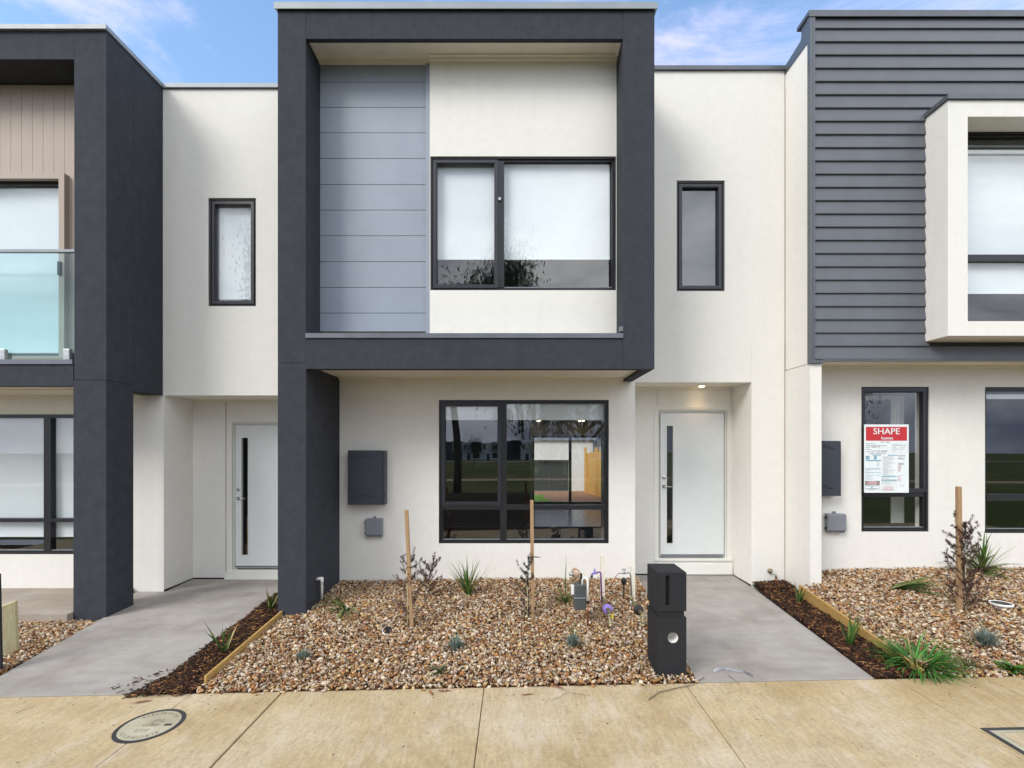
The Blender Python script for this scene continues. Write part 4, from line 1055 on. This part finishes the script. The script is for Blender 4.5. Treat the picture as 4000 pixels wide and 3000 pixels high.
# white riser rim in right gravel
X_, d_, z_ = 4.98, 4.98, float(gz(4.98, 4.98))
rim = MB(); vs = []; n = 32
for (r_, h) in ((.085, -.05), (.085, .01), (.095, .01), (.095, .036), (.084, .036), (.084, .01), (.08, -.05)):
    for i in range(n): a_ = 2 * math.pi * i / n; vs.append((X_ + r_ * math.cos(a_), d_ + r_ * math.sin(a_), z_ + h))
rim.add(vs, [(l * n + i, l * n + (i + 1) % n, (l + 1) * n + (i + 1) % n, (l + 1) * n + i) for l in range(6) for i in range(n)], True)
o = tag(rim.build('pipe_collar', M['pvc'], None, recalc=False), 'white round plastic pipe collar half buried in the right gravel', 'pipe collar')
MB().lathe([(.08, 0), (.08, .01)], (X_, d_, z_ + .022), (0, 0, 1), 24).build('dark_infill', M['rubber'], o)
X_, d_, z_ = ground_hit(837, 1366)
o = tag(MB().lathe([(.05, 0), (.052, .012), (.046, .016)], (X_, d_, z_ + .005), (.25, -.5, 1), 22).build('gravel_drain', M['pvc'], None), 'round black and white drain cap half buried in the middle gravel', 'drain cap')
MB().lathe([(.044, 0), (.042, .004)], (X_ + .004, d_ - .008, z_ + .022), (.25, -.5, 1), 22).build('dark_infill', M['rubber'], o)

# left peg and dark post
def peg(x0, x1, yt, yb, d, label, mat, nm, sl=.02):
    a, b_ = PX(x0, d), PX(x1, d); zt_ = PZ(yt, d); 
    vs = [(a, d, -.3), (b_, d, -.3), (b_, d + .02, -.3), (a, d + .02, -.3), (a - .02, d, zt_ - sl), (b_ - .02, d, zt_), (b_ - .02, d + .02, zt_), (a - .02, d + .02, zt_ - sl)]
    MBm = MB().add(vs, [(3, 2, 1, 0), (4, 5, 6, 7), (0, 1, 5, 4), (1, 2, 6, 5), (2, 3, 7, 6), (3, 0, 4, 7)])
    tag(MBm.build(nm, mat, None, bevel=.002), label, 'peg')
def peg2():
    d = 4.5; a, b_ = PX(9, d), PX(32, d); zt_ = PZ(1302, d); zb_ = -.3
    mb = MB().add([(a, d, zb_), (a + .03, d - .05, zb_), (b_ - .01, d + .03, zb_), (b_ - .03, d + .08, zb_), (a - .03, d, zt_ - .025), (a, d - .05, zt_ - .03), (b_ - .03, d + .03, zt_), (b_ - .055, d + .08, zt_ + .0)],
                  [(3, 2, 1, 0), (4, 5, 6, 7), (0, 1, 5, 4), (1, 2, 6, 5), (2, 3, 7, 6), (3, 0, 4, 7)])
    tag(mb.build('timber_peg', M['peg'], None, bevel=.003), 'short pale timber peg standing in the left gravel', 'peg')
peg2()
peg(-40, 2.5, 1240, 1400, 4.15, 'black post at the left edge of the left gravel bed', M['letterbox'], 'dark_post', 0)

# ================================================================== COVERS IN FOOTPATH
cxx, cyy, cr = -2.50, 3.335, .205
def on_fp(x, y, h=0): return (x, y, fz(x) + h)
cv = thing('service_cover', 'round electricity pit cover set in the footpath', 'pit cover', on_fp(cxx, cyy))
def annulus(mb, r0, r1, h, n=56):
    vs = []
    for r_, hh in ((r1, -.01), (r1, h), (r0, h), (r0, -.01)):
        for i in range(n): a_ = 2 * math.pi * i / n; vs.append(on_fp(cxx + r_ * math.cos(a_), cyy + r_ * math.sin(a_), hh))
    mb.add(vs, [(l * n + i, l * n + (i + 1) % n, (l + 1) * n + (i + 1) % n, (l + 1) * n + i) for l in range(3) for i in range(n)])
m_ = MB(); annulus(m_, cr * .875, cr, .004); m_.build('rim', M['coverring'], cv, recalc=False)
m_ = MB(); vs = [on_fp(cxx + cr * .872 * math.cos(2 * math.pi * i / 56), cyy + cr * .872 * math.sin(2 * math.pi * i / 56), .0035) for i in range(56)]
m_.add(vs, [tuple(range(56))]); m_.build('infill', M['coverfill'], cv, recalc=False)
m_ = MB()
def flat_text(t, x, y, size, rot=0, h=.0048, sx=1):
    v, f = glyph(t, size); ca, sa = math.cos(rot), math.sin(rot)
    m_.add([on_fp(x + (a * sx) * ca - b * sa, y + (a * sx) * sa + b * ca, h) for a, b, c in v], f)
word = 'ELECTRICITY'
for base_a in (math.pi / 2, -math.pi / 2):
    for i, ch in enumerate(word):
        a_ = base_a - (i - 5) * .175; r_ = cr * .66
        flat_text(ch, cxx + r_ * math.cos(a_), cyy + r_ * math.sin(a_), .036, a_ - math.pi / 2)
flat_text('CUBIS', cxx + .005, cyy - .015, .042)
flat_text('DO NOT LIFT', cxx - .01, cyy - .06, .015); flat_text('TEST TO SAFE', cxx - .01, cyy - .08, .015)
for (x, y, w_, l_, r_) in ((-.01, .04, .005, .05, 1.2), (.012, .04, .005, .05, 1.2), (.012, .065, .005, .03, .1), (.045, .055, .005, .04, 1.1), (.055, .04, .005, .03, .1)):
    ca, sa = math.cos(r_), math.sin(r_)
    m_.add([on_fp(cxx + x + u * ca - v * sa, cyy + y + u * sa + v * ca, .0048) for u, v in ((-l_ / 2, -w_ / 2), (l_ / 2, -w_ / 2), (l_ / 2, w_ / 2), (-l_ / 2, w_ / 2))], [(0, 1, 2, 3)])
m_.build('lettering', M['coverink'], cv, recalc=False)
m_ = MB(); m_.add([on_fp(cxx + .1 + u, cyy - .012 + v, .0046) for u, v in ((0, 0), (.05, 0), (.05, .022), (0, .022))], [(0, 1, 2, 3)]); m_.build('maker_plate', M['coverring'], cv, recalc=False)
pc = thing('service_cover', 'rectangular pit cover with a black rim at the lower right of the footpath', 'pit cover', on_fp(3.4, 2.8))
m_ = MB()
x0, x1, y0, y1 = 2.965, 3.85, 2.35, 3.10
def quad_fp(mb, a, b_, c_, d_, h):
    vs = [on_fp(a, c_, h - .02), on_fp(b_, c_, h - .02), on_fp(b_, d_, h - .02), on_fp(a, d_, h - .02), on_fp(a, c_, h), on_fp(b_, c_, h), on_fp(b_, d_, h), on_fp(a, d_, h)]
    mb.add(vs, [(3, 2, 1, 0), (4, 5, 6, 7), (0, 1, 5, 4), (1, 2, 6, 5), (2, 3, 7, 6), (3, 0, 4, 7)])
quad_fp(m_, x0, x1, y1 - .028, y1, .004); quad_fp(m_, x0, x1, y0, y0 + .028, .004); quad_fp(m_, x0, x0 + .03, y0 + .028, y1 - .028, .004); quad_fp(m_, x1 - .03, x1, y0 + .028, y1 - .028, .004)
m_.build('rim', M['coverring'], pc)
m_ = MB(); quad_fp(m_, x0 + .03, x1 - .03, y0 + .028, y1 - .028, .003); m_.build('infill', M['coverfill'], pc)
m_ = MB(); quad_fp(m_, x0 + .07, x1 - .07, y0 + .068, y1 - .068, .0065); m_.build('centre_panel', M['footpath'], pc)

# ================================================================== SIGN
sy = 6.055
def sX(px): return PX((3350 + px * .1809) / 1.808, sy)
def sZ(py): return PZ((1640 + py * .1809) / 1.808, sy)
sg = thing('construction_sign', 'white and red builder sign fixed over the window of the right house', 'sign', (sX(620), sy, sZ(1570)))
MB().box(sX(145), sX(1105), sy, sy + .005, sZ(1575), sZ(100)).build('board', M['signw'], sg)
L1, L2 = sy - .0012, sy - .0024
def rect(mb, a, b_, c_, d_, y): mb.add([(sX(a), y, sZ(d_)), (sX(b_), y, sZ(d_)), (sX(b_), y, sZ(c_)), (sX(a), y, sZ(c_))], [(0, 1, 2, 3)])
m_ = MB(); rect(m_, 178, 1066, 152, 452, L1)
m_.build('header', M['red'], sg, recalc=False)
m_ = MB(); u_ = sX(1) - sX(0)
text_on_wall(m_, 'SHAPE', sX(622), sZ(310), L2, 188 * u_, sx=1.08, bold=.0012); text_on_wall(m_, 'homes', sX(636), sZ(425), L2, 96 * u_, sx=1.0, bold=.001)
m_.build('header_lettering', M['signw'], sg, recalc=False)
m_ = MB(); bl_ = MB(); gr = MB(); pk = MB()
for (t_, x, y, s_) in (('LOT  543', 590, 505, 50), ('ADAM  P', 385, 605, 46), ('LOT 543 WILBY', 470, 695, 52), ('WARR CARLEMONT', 430, 740, 40), ('Building Practitioner', 905, 560, 34), ('CONSTRUCTION', 310, 1432, 40), ('SITE', 310, 1468, 34)):
    text_on_wall(m_, t_, sX(x), sZ(y), L1, s_ * u_)
for (a, b_, y, h) in ((175, 375, 515, 7), (175, 635, 560, 9), (175, 265, 600, 7), (175, 300, 640, 6), (175, 265, 686, 7), (170, 450, 1487, 9), (240, 370, 1505, 5),
                      (745, 830, 592, 5), (915, 1025, 592, 5), (745, 890, 632, 6), (915, 1015, 632, 6), (745, 830, 672, 5), (915, 945, 672, 5), (870, 1030, 765, 7), (870, 1040, 785, 6), (870, 1010, 832, 7), (870, 1020, 850, 6), (870, 1010, 935, 6), (870, 985, 950, 6), (870, 1000, 967, 6)):
    rect(m_, a, b_, y - h / 2, y + h / 2, L1)
rect(m_, 162, 474, 1322, 1398, L1)
m_.build('black_print', M['ink'], sg, recalc=False)
for r_ in ((175, 255, 778, 855), (350, 412, 778, 855), (175, 505, 865, 892), (170, 500, 1050, 1068), (170, 500, 1128, 1138), (170, 500, 1192, 1200), (655, 858, 755, 775), (320, 505, 755, 772), (515, 848, 1214, 1236), (510, 848, 1296, 1318)): rect(bl_, *r_, L1)
bl_.build('blue_print', M['signb'], sg, recalc=False)
random.seed(5)
for i in range(28): y = 790 + i * 15.2; rect(gr, 542, random.uniform(620, 830), y, y + 4, L1)
for i in range(9): y = 1240 + i * 16; 
for y in (1256, 1272, 1288, 1332, 1346, 1362, 1378): rect(gr, 510, random.uniform(650, 850), y, y + 4, L1)
for i in range(10): y = 905 + i * 13; rect(gr, 415, random.uniform(450, 490), y, y + 3, L1)
for y in (1085, 1100, 1150, 1165, 1215, 1232, 1250, 1268, 1284): rect(gr, 170, random.uniform(260, 380), y, y + 4, L1)
for x in (260, 340, 405): rect(gr, x, x + 2, 900, 1030, L1)
for (a, b_, c_, d_) in ((735, 1070, 520, 523), (735, 1070, 708, 711), (735, 738, 523, 708), (1067, 1070, 523, 708), (440, 705, 606, 609), (440, 705, 692, 695), (162, 165, 1400, 1525), (471, 474, 1400, 1525), (165, 471, 1522, 1525)): rect(gr, a, b_, c_, d_, L1)
q_ = MB(); text_on_wall(q_, 'SHAPE', sX(952), sZ(1432), L1, 36 * u_); q_.build('small_lettering', M['signp'], sg, recalc=False)
gr.build('grey_print', M['signg'], sg, recalc=False)
for i in range(9): rect(pk, 868, random.uniform(925, 950), 1000 + i * 11, 1005 + i * 11, L1); rect(pk, 868, random.uniform(900, 940), 1225 + i * 9, 1229 + i * 9, L1)
for (a, b_, y) in ((585, 735, 1432), (540, 790, 1455), (560, 760, 1475), (535, 790, 1497), (535, 780, 1513), (870, 965, 808), (870, 950, 988), (865, 935, 1115), (865, 975, 1205), (865, 950, 1320)): rect(pk, a, b_, y - 4, y + 4, L1)
for (a, b_, c_, d_) in ((500, 835, 1405, 1408), (500, 835, 1527, 1530), (500, 503, 1408, 1527), (832, 835, 1408, 1527)): rect(pk, a, b_, c_, d_, L1)
pk.build('pink_print', M['signp'], sg, recalc=False)
def ellipse(mb, cx, cy, a, b_, y): mb.add([(sX(cx) + a * u_ * math.cos(i * .2618), y, sZ(cy) + b_ * u_ * math.sin(i * .2618)) for i in range(24)], [tuple(range(24))])
m_ = MB(); ellipse(m_, 315, 1360, 145, 33, L2); e1_ = m_.build('oval_rim', M['signw'], sg, recalc=False)
m_ = MB(); ellipse(m_, 315, 1360, 135, 26, L2 - .0006); m_.build('oval', M['red'], sg, recalc=False)
m_ = MB(); text_on_wall(m_, 'DANGER', sX(315), sZ(1375), L2 - .0012, 44 * u_, bold=.0008); m_.build('oval_lettering', M['signw'], sg, recalc=False)
m_ = MB()
for (x, y) in ((160, 130), (1083, 130), (1060, 1550)): m_.lathe([(.003, 0), (.003, .002)], (sX(x), sy - .0001, sZ(y)), (0, -1, 0), 8)
m_.build('screws', M['ink'], sg)

# ================================================================== LITTER
random.seed(21)
def leaf(x, y, L, w, az, label, col=(.28, .13, .06), zf=None, onfp=True):
    if onfp: 
        zz = -.15
        for _ in range(5): d = (1.7 - zz) / ((y - CY) * K); X_ = PX(x, d); zz = fz(X_) + .002
    else: X_, d, zz = ground_hit(x, y, zf or gz)
    mb = MB(); mb.cur = col; vs = []; n = 7
    for i in range(n):
        t_ = i / (n - 1); u = (t_ - .5) * L; ww = w * math.sin(math.pi * (t_ * .94 + .03)) ** .8; hh = .006 + .02 * L / .1 * (t_ - .5) ** 2; bend = .12 * L * math.sin(math.pi * t_)
        for s_ in (-.5, 0, .5):
            a, b_ = u, s_ * ww + bend; vs.append((X_ + a * math.cos(az) - b_ * math.sin(az), d + a * math.sin(az) + b_ * math.cos(az), zz + hh - (.002 if s_ == 0 else 0)))
    mb.add(vs, [(i * 3 + k, i * 3 + k + 1, i * 3 + k + 4, i * 3 + k + 3) for i in range(n - 1) for k in (0, 1)], True)
    tag(mb.build('dry_leaf', M['leaf'], recalc=False, tint=True), label, 'leaf', 'dry fallen leaves')
leaf(306, 1519, .13, .022, .35, 'long brown leaf at the end of the left path')
leaf(930, 1499, .09, .02, -1.1, 'curled brown leaf at the gravel edge left of centre')
leaf(1140, 1503, .10, .016, .2, 'narrow brown leaf at the gravel edge below the window')
leaf(688, 1482, .05, .035, .8, 'wide yellow leaf on the front of the middle gravel', (.55, .33, .08), onfp=False)
leaf(960, 1495, .10, .02, .1, 'red brown leaf lying along the front gravel edge', (.22, .06, .04), onfp=False)
leaf(1205, 1487, .11, .018, -.5, 'long red brown leaf in the gravel left of the letterbox', (.30, .11, .07), onfp=False)
leaf(1180, 1478, .09, .016, 1.4, 'upright pale leaf in the front gravel left of the letterbox', (.42, .28, .18), onfp=False)
leaf(1640, 1555, .05, .010, -.4, 'small pale leaf in the middle of the right footpath slab', (.6, .52, .38))
leaf(1360, 1440, .16, .02, .7, 'curved brown bark strip leaning on the black letterbox', (.30, .19, .11), onfp=False)
leaf(620, 1420, .12, .018, 1.3, 'pale wood sliver in the gravel beside the short timber edging', (.55, .4, .25), onfp=False)
def twig(pts, r, label):
    q = []
    for x, y in pts:
        zz = -.15
        for _ in range(5): d = (1.7 - zz) / ((y - CY) * K); X_ = PX(x, d); zz = fz(X_) + .012
        q.append((X_, d, zz))
    tag(MB().tube(q, [r * .55 * (1.1 - .6 * i / len(q)) for i in range(len(q))], 6).build('fallen_twig', M['bark'], None), label, 'twig', 'fallen twigs on the footpath')
twig([(1402, 1511), (1425, 1495), (1465, 1486), (1495, 1480), (1522, 1463)], .006, 'long dark curved twig in front of the letterbox')
twig([(1574, 1459), (1590, 1471), (1598, 1481)], .003, 'short thin twig at the front of the right path')
twig([(1195, 1512), (1230, 1496), (1275, 1503)], .0025, 'thin forked twig on the gravel edge left of the letterbox')
twig([(35, 1541), (50, 1534), (72, 1528)], .003, 'little crooked twig on the far left of the footpath')
random.seed(9)
m_ = MB()
for i in range(260):
    x = random.uniform(20, 2190); y = random.uniform(1500, 1650) if random.random() < .35 else random.uniform(1480, 1520) + (1106 - x) * .012
    zz = -.15
    for _ in range(5): d = (1.7 - zz) / ((y - CY) * K); X_ = PX(x, d); zz = fz(X_) + .001
    if d > 3.76: continue
    a = random.uniform(0, 6.28); L = random.uniform(.003, .012); m_.cur = random.choice([(.06, .03, .02), (.15, .08, .04), (.1, .05, .03)])
    ca, sa = math.cos(a) * L, math.sin(a) * L
    m_.add([(X_ - ca, d - sa, zz), (X_ + sa * .3, d - ca * .3, zz + .003), (X_ + ca, d + sa, zz), (X_ - sa * .3, d + ca * .3, zz + .004)], [(0, 1, 2, 3)])
o = m_.build('bark_crumbs', M['stone'], recalc=False, tint=True); o['kind'] = 'stuff'; o['label'] = 'tiny bark crumbs scattered over the footpath'; o['category'] = 'litter'
# loose stones on footpath edge are part of gravel; plastic strip on path
pts = []
for (x, y) in ((1541, 1452), (1552, 1447), (1566, 1446), (1580, 1449), (1592, 1450), (1606, 1453), (1618, 1458), (1627, 1464)):
    zz = -.1; 
    for _ in range(5): d = (1.7 - zz) / ((y - CY) * K); X_ = PX(x, d); zz = -.115 + (X_ - 1.42) * .02 + .008
    pts.append((X_, d, zz))
m_ = MB(); vs = []
for i, p in enumerate(pts):
    ww = .012 + .008 * math.sin(i * 2.2); vs += [(p[0], p[1] - ww, p[2] + .004 * (i % 2)), (p[0], p[1], p[2] + .014 + .006 * ((i * 3) % 2)), (p[0], p[1] + ww, p[2] + .003)]
m_.add(vs, [(i * 3 + k, i * 3 + k + 1, i * 3 + k + 4, i * 3 + k + 3) for i in range(len(pts) - 1) for k in (0, 1)])
tag(m_.build('plastic_strip', M['wrap'], None, recalc=False), 'crumpled clear plastic strip lying on the right path', 'plastic strip')
# boxes behind left door glass
bxx = thing('cardboard_boxes', 'stacked brown cardboard boxes seen through the glass of the left front door', 'box', (-3.7, 7.0, .02))
MB().box(-3.85, -3.45, 6.95, 7.25, .021, .33).box(-3.84, -3.47, 6.96, 7.24, .332, .72).build('cartons', M['cardboard'], bxx, bevel=.004)

# ================================================================== BACKYARD
kind(box('backyard_ground', M['pebble'], None, -6, 9, 13.96, 40, -.3, .10), 'structure')
gl = MB().add([(-6, 13.97, .104), (1.25, 13.97, .104), (.9, 15.6, .104), (1.0, 16.6, .104), (-6, 16.6, .104)], [(0, 1, 2, 3, 4)])
kind(gl.build('backyard_lawn', M['backlawn'], recalc=False), 'structure')
ga = thing('garage', 'white garage across the backyard with a dark opening below its eave', 'garage', (1, 18.2, .1))
gop = (-2.5, PX(1229, 18.1), .1, PZ(994, 18.1))
MB().walls(-3.5, PX(1281, 18.1), .05, 2.02, 18.1, 18.3, [gop]).build('wall', M['garage'], ga)
box('roller_door', M['meter'], ga, gop[0], gop[1], 18.25, 18.29, .1, gop[3])
MB().box(-3.5, PX(1286, 18.1), 18.0, 18.1, 1.99, 2.07).build('gutter', M['steel'], ga)
MB().box(-3.5, 6, 18.3, 22, 2.02, 2.2).build('roof', M['darkcap'], ga)
MB().box(PX(1283, 18.3), 5, 18.6, 18.7, .05, 2.05).build('rear_wall', M['garage'], ga)
for xx_ in (1283.5, 1291): MB().tube([(PX(xx_, 18.1), 18.06, .1), (PX(xx_, 18.1), 18.06, 2.0)], .05, 8).build('downpipe', M['darkcap'], ga)
fe = thing('paling_fence', 'golden pine paling fence with a leaning gate along the backyard', 'fence', (3.6, 16, .1))
m_ = MB()
for i in range(24):
    y = 14.8 + i * .115; x = 2.93 - (y - 15.0) * .15
    m_.box(x - .01, x + .012 * (1 + i % 2), y, y + .085, .1, 1.66 - (y - 15) * .06)
m_.build('palings', M['paling'], fe)
m_ = MB()
for y in (14.9, 16.1, 17.3):
    x = 2.93 - (y - 15.0) * .15; MB().box(x - .1, x - .012, y, y + .09, .1, 1.72).build('post', M['paling'], fe)

# ================================================================== OPPOSITE SIDE (seen in the window glass)
random.seed(3)
def far_house(i, x, y, z):
    o = thing('townhouse', ['white', 'grey', 'taupe'][i % 3] + ' two storey townhouse number %s along the far side of the park' % ['one', 'two', 'three', 'four', 'five', 'six', 'seven', 'eight', 'nine', 'ten', 'eleven', 'twelve', 'thirteen', 'fourteen'][i], 'house', (x, y, z), 'townhouses across the park')
    W = 6.4; h = 6 + random.uniform(-.3, .4)
    MB().box(x, x + W, y - 8, y, z, z + h).build('wall', M['garage'] if i % 3 != 1 else M['board'], o)
    MB().box(x + W * .5, x + W - .1, y, y + 1, z + 2.6, z + h + .3).build('upper_frame', M['charcoal'] if i % 2 else M['taupe'], o)
    MB().box(x + W * .6, x + W * .9, y + 1.01, y + 1.06, z + 3.5, z + 5).box(x + .6, x + 1.3, y + .01, y + .05, z + 3.6, z + 5.2).box(x + W * .55, x + W * .9, y + .01, y + .05, z + .6, z + 2.3).build('window', M['frame'], o)
    MB().box(x + 1.6, x + 2.6, y + .01, y + .06, z, z + 2.2).build('door', M['meter'], o)
for i in range(14): far_house(i, -50 + i * 6.5, -150, -2.3)

def tree(x, y, z, H, trunk_r, crown, label, n=9000, seed=1, droop=.9, strands=False):
    rd = random.Random(seed); o = thing('gum_tree', label, 'tree', (x, y, z), 'gum trees in the park')
    st = MB(); tr = [Vector((x + .25 * math.sin(i * .7 + seed), y + .15 * math.cos(i), z + H * .55 * i / 6)) for i in range(7)]
    st.tube(tr, [trunk_r * (1 - .07 * i) for i in range(7)], 10)
    r_ = np.random.default_rng(seed); tips = []
    for k in range(16):
        p = tr[3 + k % 4]; a = k * 2.4 + rd.random(); L = H * rd.uniform(.25, .5)
        e = Vector((math.cos(a) * crown[0], math.sin(a) * crown[1], rd.uniform(.15, 1.0) * crown[2])) + Vector((x, y, z + H * .45))
        mid = p.lerp(e, .5) + Vector((0, 0, .4)); st.tube([p, mid, e], [trunk_r * .4, trunk_r * .22, trunk_r * .08], 6)
        tips += [e, mid.lerp(e, .5), mid.lerp(e, .75)]
    st.build('trunk', M['bark'], o)
    T = np.array([t_[:] for t_ in tips]); cl = T[r_.integers(0, len(T), n)]
    sub = r_.integers(0, 9, n); offs = r_.normal(size=(len(T) * 9, 3)) * .55
    P = cl + offs[(sub + 9 * r_.integers(0, len(T), n)) % len(offs)] * .9 + r_.normal(size=(n, 3)) * np.array([.25, .25, .3])
    P[:, 2] -= np.abs(r_.normal(size=n)) * droop
    if strands:
        ns = len(T) * 5; A = T[r_.integers(0, len(T), ns)] + r_.normal(size=(ns, 3)) * np.array([.45, .45, .25]); A[:, 2] = np.maximum(A[:, 2], 3.6)
        Ls = r_.uniform(.5, 1.0, ns) * droop; k_ = r_.integers(0, ns, n); u = r_.random(n)
        P = A[k_] + r_.normal(size=(n, 3)) * .045; P[:, 2] -= u * Ls[k_]; P[:, 0] += np.sin(u * 3 + k_) * .08
    d = r_.normal(size=(n, 3)) * .35 + np.array([0, 0, -1]); d /= np.linalg.norm(d, axis=1, keepdims=True)
    s_ = np.cross(d, r_.normal(size=(n, 3))); s_ /= np.linalg.norm(s_, axis=1, keepdims=True)
    L = r_.uniform(.12, .26, (n, 1)); w_ = .045
    V = np.stack([P, P + d * L * .45 + s_ * w_ / 2, P + d * L, P + d * L * .45 - s_ * w_ / 2], 1).reshape(-1, 3)
    mb = MB(); mb.v = [tuple(q) for q in V.tolist()]; mb.f = [(4 * i, 4 * i + 1, 4 * i + 2, 4 * i + 3) for i in range(n)]; mb.sm = [False] * n
    cols = [(.05, .075, .03), (.07, .1, .04), (.035, .05, .02)]; mb.tint = [cols[(i // 4) % 3] for i in range(4 * n)]
    mb.build('crown', M['leaf'], o, recalc=False, tint=True)
tree(-2.95, -10.8, -.42, 14.6, .2, (2.9, 2.2, 4.3), 'tall gum tree with a forked trunk nearest the middle house', 48000, 1)
tree(3.5, -10.5, -.42, 7.6, .14, (3.2, 2.0, 2.2), 'shorter gum tree with drooping branches across from the front door', 9000, 2, 1.9, True)
tree(-10.75, -11.5, -.42, 17.5, .24, (1.0, 1.6, 5.0), 'gum tree across from the left townhouse', 60000, 3)
tree(13.5, -14, -.42, 9, .2, (4.5, 3, 4), 'broad gum tree across from the right townhouse', 12000, 4, 1.2)

for i, (x, y) in enumerate(((-22, -34), (-13, -40), (-5, -46), (3, -36), (12, -44), (21, -38), (27, -52))):
    tree(x, y, -.75, 3.6 + (i % 3) * .8, .05, (.8, .8, 1.0), 'young park tree %s in the row on the lawn across the street' % ['one', 'two', 'three', 'four', 'five', 'six', 'seven'][i], 1600, 10 + i, .2)
# ================================================================== SKY / LIGHT / CAMERA
sun_dir = Vector((-1.0, -1.0, 1.15)).normalized()
el = math.asin(sun_dir.z); rot = math.atan2(sun_dir.x, sun_dir.y)
W = bpy.data.worlds.new('World'); S.world = W; W.use_nodes = True
n_, l_ = W.node_tree.nodes, W.node_tree.links; n_.clear()
out = n_.new('ShaderNodeOutputWorld'); bg = n_.new('ShaderNodeBackground'); bg.inputs[1].default_value = .12
sky = n_.new('ShaderNodeTexSky'); sky.sky_type = 'NISHITA'; sky.sun_disc = False; sky.sun_elevation = el; sky.sun_rotation = rot
sky.air_density = 1.0; sky.dust_density = .6; sky.ozone_density = 1.6
tc = n_.new('ShaderNodeTexCoord'); sep = n_.new('ShaderNodeSeparateXYZ'); l_.new(tc.outputs['Generated'], sep.inputs[0])
def wn(scale, det, stretch, off=(0, 0, 0), rough=.6):
    mp = n_.new('ShaderNodeMapping'); mp.inputs['Scale'].default_value = stretch; mp.inputs['Location'].default_value = off
    l_.new(tc.outputs['Generated'], mp.inputs[0]); q = n_.new('ShaderNodeTexNoise'); q.inputs['Scale'].default_value = scale; q.inputs['Detail'].default_value = det; q.inputs['Roughness'].default_value = rough
    q.inputs['Distortion'].default_value = .6
    l_.new(mp.outputs[0], q.inputs['Vector']); return q.outputs['Fac']
def mr(v, a, b_, c_, d_):
    m = n_.new('ShaderNodeMapRange'); m.interpolation_type = 'SMOOTHSTEP'
    for i, q in enumerate((a, b_, c_, d_)): m.inputs[i + 1].default_value = q
    l_.new(v, m.inputs[0]); return m.outputs[0]
def wmix(a, b_, f, mode='MIX'):
    m = n_.new('ShaderNodeMix'); m.data_type = 'RGBA'; m.blend_type = mode
    for s_, v in ((m.inputs[0], f), (m.inputs[6], a), (m.inputs[7], b_)):
        if isinstance(v, tuple): s_.default_value = lin(v)
        elif isinstance(v, (int, float)): s_.default_value = v
        else: l_.new(v, s_)
    return m.outputs[2]
blue = wmix(sky.outputs[0], (1.3, 1.40, 1.40), 1.0, 'MULTIPLY')
wisp = mr(wn(2.6, 7, (1, 1, 2.6), (.3, .1, .2), .62), .44, .70, 0, .62)
front = wmix(blue, (5.2, 4.7, 6.2), wisp)
cl = wn(2.3, 7, (1, 1, 2.2), (1.3, .4, 0), .62)
ccol = wmix((3.0, 3.4, 4.2), (10.5, 10.8, 11.0), mr(cl, .35, .65, 0, 1))
low = mr(sep.outputs[2], .02, .28, 0, 1)
ccol = wmix(wmix(ccol, (.62, .66, .76), 1.0, 'MULTIPLY'), ccol, low)
rear = mr(sep.outputs[1], .30, -.10, 0, 1)
cov = mr(wn(1.3, 4, (1, 1, 1.5), (4, 2, 1)), .25, .42, .75, 1)
rc_ = n_.new('ShaderNodeMath'); rc_.operation = 'MULTIPLY'; l_.new(rear, rc_.inputs[0]); l_.new(cov, rc_.inputs[1])
l_.new(wmix(front, ccol, rc_.outputs[0]), bg.inputs[0]); l_.new(bg.outputs[0], out.inputs[0])

sl_ = bpy.data.lights.new('sun', 'SUN'); sl_.energy = 1.2; sl_.angle = R(24); sl_.color = (1, .95, .87)
so = bpy.data.objects.new('sun', sl_); COL.objects.link(so); so.rotation_euler = sun_dir.to_track_quat('Z', 'Y').to_euler(); so.location = (-20, -20, 25)

cam = bpy.data.cameras.new('camera'); co = bpy.data.objects.new('camera', cam); COL.objects.link(co)
co.location = (0, 0, 1.7); co.rotation_euler = (R(90), 0, 0); cam.sensor_width = 36; cam.lens = 1900 / 4000 * 36
cam.shift_x = -10.5 / 4000; cam.shift_y = 250 / 4000; cam.clip_start = .05; cam.clip_end = 2000
S.camera = co
S.render.engine = 'CYCLES'; S.cycles.max_bounces = 8; S.cycles.transparent_max_bounces = 12; S.cycles.glossy_bounces = 4
S.cycles.sample_clamp_indirect = 8
S.view_settings.view_transform = 'Standard'; S.view_settings.look = 'None'; S.view_settings.exposure = 1.0; S.view_settings.gamma = 1
S.render.resolution_x = 1024; S.render.resolution_y = 768
